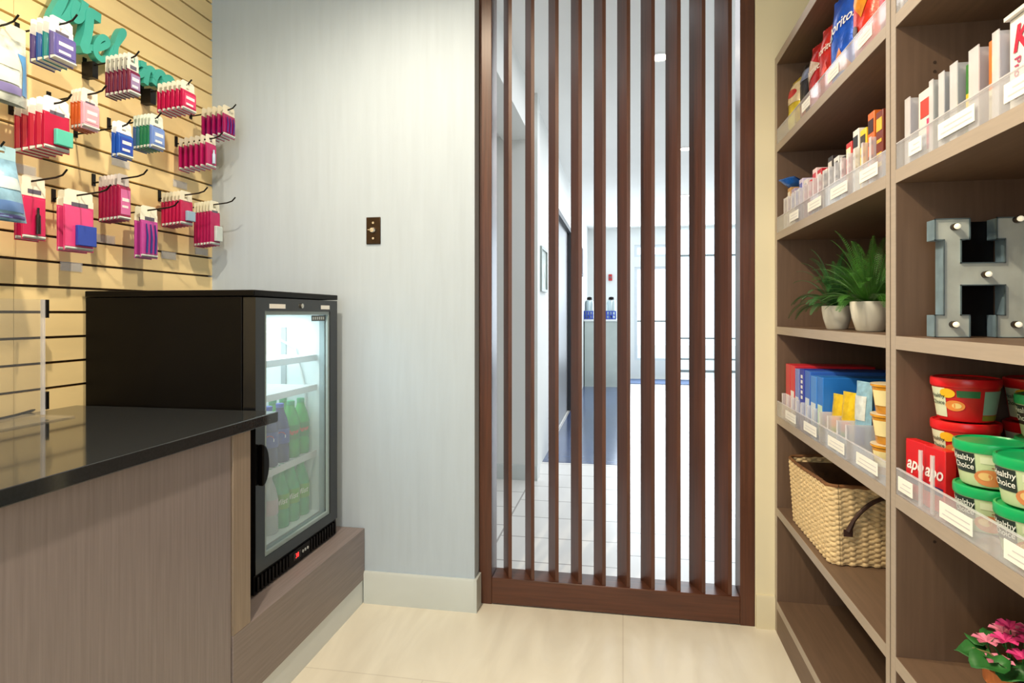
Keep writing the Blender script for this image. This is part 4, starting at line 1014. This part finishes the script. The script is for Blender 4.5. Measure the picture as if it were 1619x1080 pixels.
for (u, v) in ((1509,359),(1558,434),(1507,513),(1608,347),(1605,513)):
    q = onY(u, v, YH)
    bx_, bz_ = q.x-ox, q.z-zb_
    bu = obj('bulb', MB().ball((bx_, -0.0105, bz_), 0.0052, 0.0065, 0.0052), mat('warm bulb glass', C(255,246,214), 0.15, 0, 0.02, 10, emit=(1,0.92,0.7,1), estr=0.6), mq)
    obj('socket', MB().tube([(bx_,0.0028,bz_),(bx_,-0.0055,bz_)], 0.0062, 12), M_bronze, bu)
# ---------------------------------------------------------------- ferns in white pots
def pot_mb(r, h):
    return MB().lathe([(0,0),(r*0.62,0),(r*0.70,0.003),(r*0.90,h*0.45),(r*0.99,h*0.8),(r,h),(r*0.95,h),(r*0.93,h*0.86),(0,h*0.84)], 32)
def fern(loc, r, h, name, label, nf, flen, m, seed, droop, lim):
    rnd = random.Random(seed)
    t_ = thing(name, label, 'potted plant', loc, 0, 'potted ferns')
    obj('pot', pot_mb(r, h), M_pot, t_)
    obj('soil', MB().lathe([(0,h*0.842),(r*0.90,h*0.842),(r*0.6,h*0.90),(0,h*0.92)], 20, cap=False), M_soil, t_)
    for i in range(nf):
        az = 2*math.pi*(i*0.381966) + rnd.uniform(-0.3,0.3)
        el = R(rnd.uniform(32, 84)) if i % 3 else R(rnd.uniform(14, 35))
        L_ = flen*rnd.uniform(0.72, 1.0)
        # keep clear of panels and the shelf above
        d0 = Vector((math.cos(az)*math.cos(el), math.sin(az)*math.cos(el), math.sin(el)))
        pts = []; p = Vector((math.cos(az)*r*0.25, math.sin(az)*r*0.25, h*0.88)); d_ = d0.copy(); n_ = 16
        for k in range(n_+1):
            pts.append(p.copy()); d_ = (d_ + Vector((0,0,-droop*(k/n_)*1.2/n_*3))).normalized(); p = p + d_*(L_/n_)
        tip = pts[-1]
        if not all(lim[0] < q.x < lim[1] and lim[2] < q.y < lim[3] and q.z < lim[4] for q in pts):
            sc_ = 1.0
            while sc_ > 0.35:
                sc_ -= 0.05
                pp_ = [pts[0] + (q-pts[0])*sc_ for q in pts]
                if all(lim[0] < q.x < lim[1] and lim[2] < q.y < lim[3] and q.z < lim[4] for q in pp_): break
            pts = pp_; L_ *= sc_
        mb = MB()
        mb.tube(pts, [0.0011*(1-0.7*k/n_) for k in range(n_+1)], 5)
        for k in range(2, n_*2+8):
            f_ = k/(n_*2+8); ii = min(int(f_*n_), n_-1); fr = f_*n_-ii
            c = pts[ii].lerp(pts[ii+1], fr); t2 = (pts[ii+1]-pts[ii]).normalized()
            side = t2.cross(Vector((0,0,1)))
            if side.length < 0.05: side = Vector((-math.sin(az), math.cos(az), 0))
            side.normalize(); nrm = side.cross(t2)
            ll = 0.0125*math.sin(math.pi*min(1, 0.12+f_*0.92))**0.7*(L_/flen)**0.5 + 0.004
            for s_ in (-1, 1):
                dv = (side*s_ + t2*0.45 + nrm*0.12).normalized()
                wv = t2*0.0015
                mb.add([c - wv*0.5, c + wv*0.5, c + dv*ll*0.6 + wv*0.75, c + dv*ll + t2*0.002, c + dv*ll*0.6 - wv*0.45], [(0,1,2,3,4)])
        obj('frond', mb, m, t_)
    return t_
def lim_for(x, y, z): return (0.50-x, UX1-0.022-x, DY1+0.012-y, FYP-0.012-y, ZT[1]-STK-0.008-z)
zC = ZT[2]+0.0008
fx, fy = 0.606, 1.668
fern((fx, fy, zC), 0.0455, 0.074, 'potted_fern', 'bright green fern in white pot nearest the shelf upright', 84, 0.205, M_fern, 3, 0.75, lim_for(fx, fy, zC))
fx2, fy2 = 0.598, 1.885
fern((fx2, fy2, zC), 0.0395, 0.066, 'potted_fern', 'darker fern in smaller white pot behind the bright fern', 64, 0.19, M_fern2, 11, 1.0, lim_for(fx2, fy2, zC))

# ---------------------------------------------------------------- flowering plant in terracotta pot
fpx, fpy = 0.648, 1.150
fp = thing('flowering_pot_plant', 'pink flowering plant in orange terracotta pot on the fifth near shelf', 'potted plant', (fpx, fpy, ZT[4]+0.0008))
obj('pot', MB().lathe([(0,0),(0.036,0),(0.046,0.060),(0.046,0.062),(0.052,0.063),(0.053,0.088),(0.047,0.088),(0.045,0.070),(0,0.068)], 32), M_terra, fp)
obj('soil', MB().lathe([(0,0.072),(0.0445,0.072),(0.02,0.079),(0,0.080)], 20, cap=False), M_soil, fp)
rnd = random.Random(5)
M_pink = mat('pink petals', C(226,66,140), 0.5, 0, 0.25, 60)
M_pale = mat('pale pink petals', C(240,140,170), 0.5, 0, 0.25, 60)
for i in range(9):
    az = R(40*i + rnd.uniform(-10,10)); L_ = 0.050 + 0.012*(i % 3)
    cz = 0.100 + 0.010*(i % 2); c = Vector((math.cos(az)*L_, math.sin(az)*L_, cz))
    mb = MB().tube([(0.25*c.x,0.25*c.y,0.078),(0.6*c.x,0.6*c.y,0.098),(c.x*0.8,c.y*0.8,cz)], 0.0016, 6)
    rr = 0.027
    ax = Vector((math.cos(az), math.sin(az), -0.25)).normalized(); sd = Vector((-math.sin(az), math.cos(az), 0)); up = ax.cross(sd)
    n_ = 14; rings = [[c]]
    vs_ = [c]; fs_ = []
    for q in (0.5, 1.0):
        for j in range(n_):
            a = 2*math.pi*j/n_
            k_ = 1.0 if math.cos(a) > -0.85 else 0.72
            vs_.append(c + (ax*math.cos(a)*1.1 + sd*math.sin(a))*rr*q*k_ + up*(0.006*q*q*math.sin(3*a)+0.008*q*q)*(1))
    fs_ += [(0, 1+j, 1+(j+1)%n_) for j in range(n_)] + [(1+j, 1+n_+j, 1+n_+(j+1)%n_, 1+(j+1)%n_) for j in range(n_)]
    mb.add(vs_, fs_)
    obj('leaf', mb, M_leaf, fp, solid=0.0010)
for i in range(13):
    az = R(137.5*i); L_ = 0.012 + 0.0042*i*0.9; cz = 0.150 - 0.0030*i + rnd.uniform(-0.004,0.006)
    c = Vector((math.cos(az)*L_, math.sin(az)*L_, cz))
    mb = MB().tube([(0.2*c.x,0.2*c.y,0.078),(0.8*c.x,0.8*c.y,cz-0.03),tuple(c)], 0.0012, 6)
    n_ = 6
    for j in range(n_):
        a = 2*math.pi*j/n_ + i; o_ = Vector((math.cos(a), math.sin(a), 0)); s2 = Vector((-math.sin(a), math.cos(a), 0))
        P_ = [c, c+o_*0.008+s2*0.006+Vector((0,0,0.005)), c+o_*0.018+s2*0.0065+Vector((0,0,0.007)), c+o_*0.022+Vector((0,0,0.004)), c+o_*0.018-s2*0.0065+Vector((0,0,0.007)), c+o_*0.008-s2*0.006+Vector((0,0,0.005))]
        mb.add(P_, [(0,1,2,3),(0,3,4,5)], 1)
    obj('flower', mb, [M_leaf, M_pink if i % 3 else M_pale], fp)
obj('loose_stem', MB().tube([(-0.03,-0.01,0.10),(-0.055,-0.012,0.118),(-0.078,-0.010,0.124)], [0.0028,0.0022,0.0008], 6), mat('pale stem', C(150,140,90), 0.6), fp)

# ---------------------------------------------------------------- woven basket
BX0, BX1, BY0, BY1 = 0.532, 0.855, 1.765, 2.195
bz0 = ZT[4]+0.0008
bh = 0.215
bk = thing('woven_basket', 'woven straw basket with dark handle on the fifth far shelf', 'basket', ((BX0+BX1)/2, (BY0+BY1)/2, bz0))
cxb, cyb = (BX0+BX1)/2, (BY0+BY1)/2
def rrect(s_, hx_, hy_, r):
    per = [2*(hx_-r), math.pi/2*r, 2*(hy_-r), math.pi/2*r]*2
    tot = sum(per); d_ = (s_ % 1.0)*tot
    segs = [((-hx_+r,-hy_),(1,0)),((hx_-r,-hy_+r),-90),((hx_,-hy_+r),(0,1)),((hx_-r,hy_-r),0),((hx_-r,hy_),(-1,0)),((-hx_+r,hy_-r),90),((-hx_,hy_-r),(0,-1)),((-hx_+r,-hy_+r),180)]
    for L_, (p0, dr_) in zip(per, segs):
        if d_ <= L_ or (L_ is per[-1] and False):
            if isinstance(dr_, tuple): return Vector((p0[0]+dr_[0]*d_, p0[1]+dr_[1]*d_)), Vector((dr_[1], -dr_[0]))
            a = R(dr_ + 90*d_/L_); n_ = Vector((math.cos(a), math.sin(a))); return Vector(p0)+n_*r, n_
        d_ -= L_
    return Vector((-hx_+r,-hy_)), Vector((0,-1))
hx0, hy0 = (BX1-BX0)/2-0.012, (BY1-BY0)/2-0.012
def bwall(a, c):
    fl = 0.93 + 0.07*c
    p, n_ = rrect(a, hx0*fl, hy0*fl, 0.022)
    col_ = a*84; row = c*30
    amp = 0.0030*math.cos(2*math.pi*col_*0.5 + math.pi*int(row)) * abs(math.sin(math.pi*row))**0.6 + 0.0025*abs(math.cos(math.pi*col_*0.5))
    dip = -0.014*c*math.sin(math.pi*((a*2) % 1.0))**2
    q = p + n_*amp
    return (q.x, q.y, 0.002 + (bh-0.004)*c + dip)
M_straw = mat('golden straw weave', C(224,198,152), 0.75, 0, 0.22, 60, (1,1,2.5), 0.4, 160)
obj('woven_wall', MB().grid(bwall, 504, 120), M_straw, bk, solid=0.006)
obj('base', MB().box(-hx0*0.92, hx0*0.92, -hy0*0.92, hy0*0.92, 0.001, 0.006), M_straw, bk)
rimp = [bwall(i/120, 1.0) for i in range(121)]
obj('rim', MB().tube([(p[0],p[1],p[2]+0.003) for p in rimp], 0.0052, 8, cap=False), mat('brown rim weave', C(120,80,46), 0.75, 0, 0.25, 60, bump=0.4), bk)
obj('lining', MB().grid(lambda a, c: (lambda p: (p[0].x, p[0].y, 0.008+(bh-0.035)*c))(rrect(a, hx0*(0.93+0.07*c)-0.008, hy0*(0.93+0.07*c)-0.008, 0.018)), 120, 4), mat('dark straw lining', C(88,60,40), 0.85, 0, 0.25, 40), bk)
yh = -hy0*0.995-0.006
hp = []
for i in range(17):
    t_ = i/16; hp.append((-0.105+0.20*t_, yh-0.006-0.004*math.sin(math.pi*t_), 0.100+0.095*math.sin(math.pi*t_)**0.7))
hn = obj('handle', MB().tube(hp, [0.008]+[0.0055]*15+[0.008], 8), mat('dark brown leather', C(58,34,26), 0.6, 0, 0.2, 40), bk)
obj('stitched_end', MB().box(-0.116,-0.094,yh-0.006,yh-0.001,0.086,0.104), mat('dark brown leather', C(58,34,26)), hn)

# ================================================================ LOBBY THINGS
M_lens = mat('downlight lens', C(255,246,226), 0.4, emit=(1.0,0.86,0.62,1), estr=14.0)
for (u, v, lb) in ((1043,90,'nearest bright round ceiling downlight seen through the screen'),(1084,235,'second round ceiling downlight, smaller, further into the lobby'),(1083,309,'third round ceiling downlight, faint, far in the lobby'),(1046,342,'furthest round ceiling downlight near the windows')):
    r_ = ray(u, v); k = (CEIL-CH)/r_.z
    t_ = thing('ceiling_downlight', lb, 'ceiling light', (r_.x*k, r_.y*k, CEIL), 0, 'lobby downlights')
    obj('trim_ring', MB().lathe([(0.048,-0.0005),(0.066,-0.0005),(0.064,-0.006),(0.050,-0.006)], 24, cap=False), M_white, t_)
    obj('lens', MB().lathe([(0,-0.0030),(0.047,-0.0030),(0.047,-0.0045),(0,-0.0050)], 24, cap=False), M_lens, t_)
# beverage counter
cY0, cY1 = 9.55, 10.2
cx0, cx1 = -0.585, Xy(980, cY0)
ctz = onY(945, 505, cY0).z
bc = thing('beverage_counter', 'pale grey beverage counter at the far end of the lobby', 'counter', ((cx0+cx1)/2, cY0, 0))
wc = (cx1-cx0)/2
obj('body', MB().box(-wc, wc, 0.02, cY1-cY0, 0, ctz-0.03), mat('pale grey counter front', C(176,186,182), 0.5, 0, 0.05, 5), bc)
obj('top', MB().box(-wc-0.01, wc+0.01, 0, cY1-cY0, ctz-0.0295, ctz), mat('white counter top', C(226,230,230), 0.3, 0, 0.03, 5), bc)
M_bluerack = mat('blue cup rack', C(40,70,170), 0.4, 0, 0.1, 20)
M_urn = mat('pale steel urn', C(190,206,208), 0.25, 0.6, 0.05, 10)
for (ua, ub, lb, lb2) in ((923,938,'blue cup rack at left of the beverage counter','pale drink urn standing behind the left cup rack'),(958,974,'blue cup rack at right of the beverage counter','pale drink urn standing behind the right cup rack')):
    xa, xb = Xy(ua, cY0+0.15), Xy(ub, cY0+0.15); xm = (xa+xb)/2; hw = (xb-xa)/2
    rk = thing('cup_rack', lb, 'cup rack', (xm, cY0+0.15, ctz+0.0005), 0, 'blue cup racks on the beverage counter')
    g_ = MB()
    for i in range(4): g_.box(-hw+i*(2*hw-0.02)/3, -hw+i*(2*hw-0.02)/3+0.02, -0.08, 0.08, 0, 0.13)
    for z in (0.0, 0.055, 0.115): g_.box(-hw, hw, -0.078, 0.078, z+0.001, z+0.016)
    obj('frame', g_, M_bluerack, rk)
    ur = thing('drink_urn', lb2, 'drink urn', (xm, cY0+0.42, ctz+0.0005), 0, 'drink urns on the beverage counter')
    obj('vessel', MB().lathe([(0,0),(hw*0.95,0),(hw*0.95,0.26),(hw*0.8,0.30),(0,0.31)], 20), M_urn, ur)
    obj('lid', MB().lathe([(0,0.3105),(hw*0.6,0.3105),(hw*0.5,0.35),(0,0.36)], 16), M_black, ur)
    obj('tap', MB().tube([(0,-hw*0.96,0.05),(0,-hw-0.05,0.05),(0,-hw-0.05,0.02)], 0.012, 8), M_black, ur)
# fire alarm
q = onY(965, 439, YF)
fa = thing('fire_alarm', 'small red fire alarm box on the far lobby wall', 'alarm', (q.x, YF, q.z))
obj('body', MB().box(-0.03,0.03,-0.05,-0.001,-0.055,0.055), plain((190,40,44)), fa, bevel=0.006)
obj('strobe', MB().box(-0.016,0.016,-0.062,-0.0505,-0.016,0.016), plain((120,96,100)), fa)
# picture on the corridor wall
y0_, y1_ = 4.45, 4.80
pz0, pz1 = CH+0.17, CH+0.50
pic = thing('framed_picture', 'small framed picture on the white corridor wall behind the screen', 'picture', (LX, (y0_+y1_)/2, (pz0+pz1)/2))
hy, hz2 = (y1_-y0_)/2, (pz1-pz0)/2
fm = MB().box(0.001,0.02,-hy,hy,-hz2,-hz2+0.02).box(0.001,0.02,-hy,hy,hz2-0.02,hz2).box(0.001,0.02,-hy,-hy+0.02,-hz2+0.02,hz2-0.02).box(0.001,0.02,hy-0.02,hy,-hz2+0.02,hz2-0.02)
obj('frame', fm, plain((150,160,156)), pic)
obj('print', MB().box(0.001,0.008,-hy+0.0205,hy-0.0205,-hz2+0.0205,hz2-0.0205), mat('pale abstract print', C(200,212,206), 0.6, 0, 0.3, 14), pic)
# wall lamp / plaque shapes by the beverage counter
for i, (yy, z0, z1, lb) in enumerate(((8.9, CH+0.55, CH+0.95, 'dark narrow wall panel above the beverage counter at left'), (8.45, CH+0.85, CH+1.12, 'small dark wall panel higher on the lobby side wall'))):
    wp = thing('wall_plaque', lb, 'plaque', (LX, yy, z0), 0, None)
    obj('board', MB().box(0.001,0.03,-0.16,0.16,0,z1-z0), M_dark, wp, bevel=0.004)
    obj('border', MB().box(0.0305,0.036,-0.13,0.13,0.03,z1-z0-0.03), mat('mauve grey face', C(130,116,120), 0.5, 0, 0.1, 10), wp)
tag(obj('floor_band', MB().box(-0.06, 1.15, 10.05, 10.75, 0.001, 0.012), mat('blue grey floor band', C(104,122,156), 0.9, 0, 0.12, 60)), 'blue-grey band on the lobby floor below the far windows', 'mat')  # thin raised band, bluer and darker than the tiles
for o in list(bpy.data.objects):
    if o.name.startswith('txt'): bpy.data.objects.remove(o)
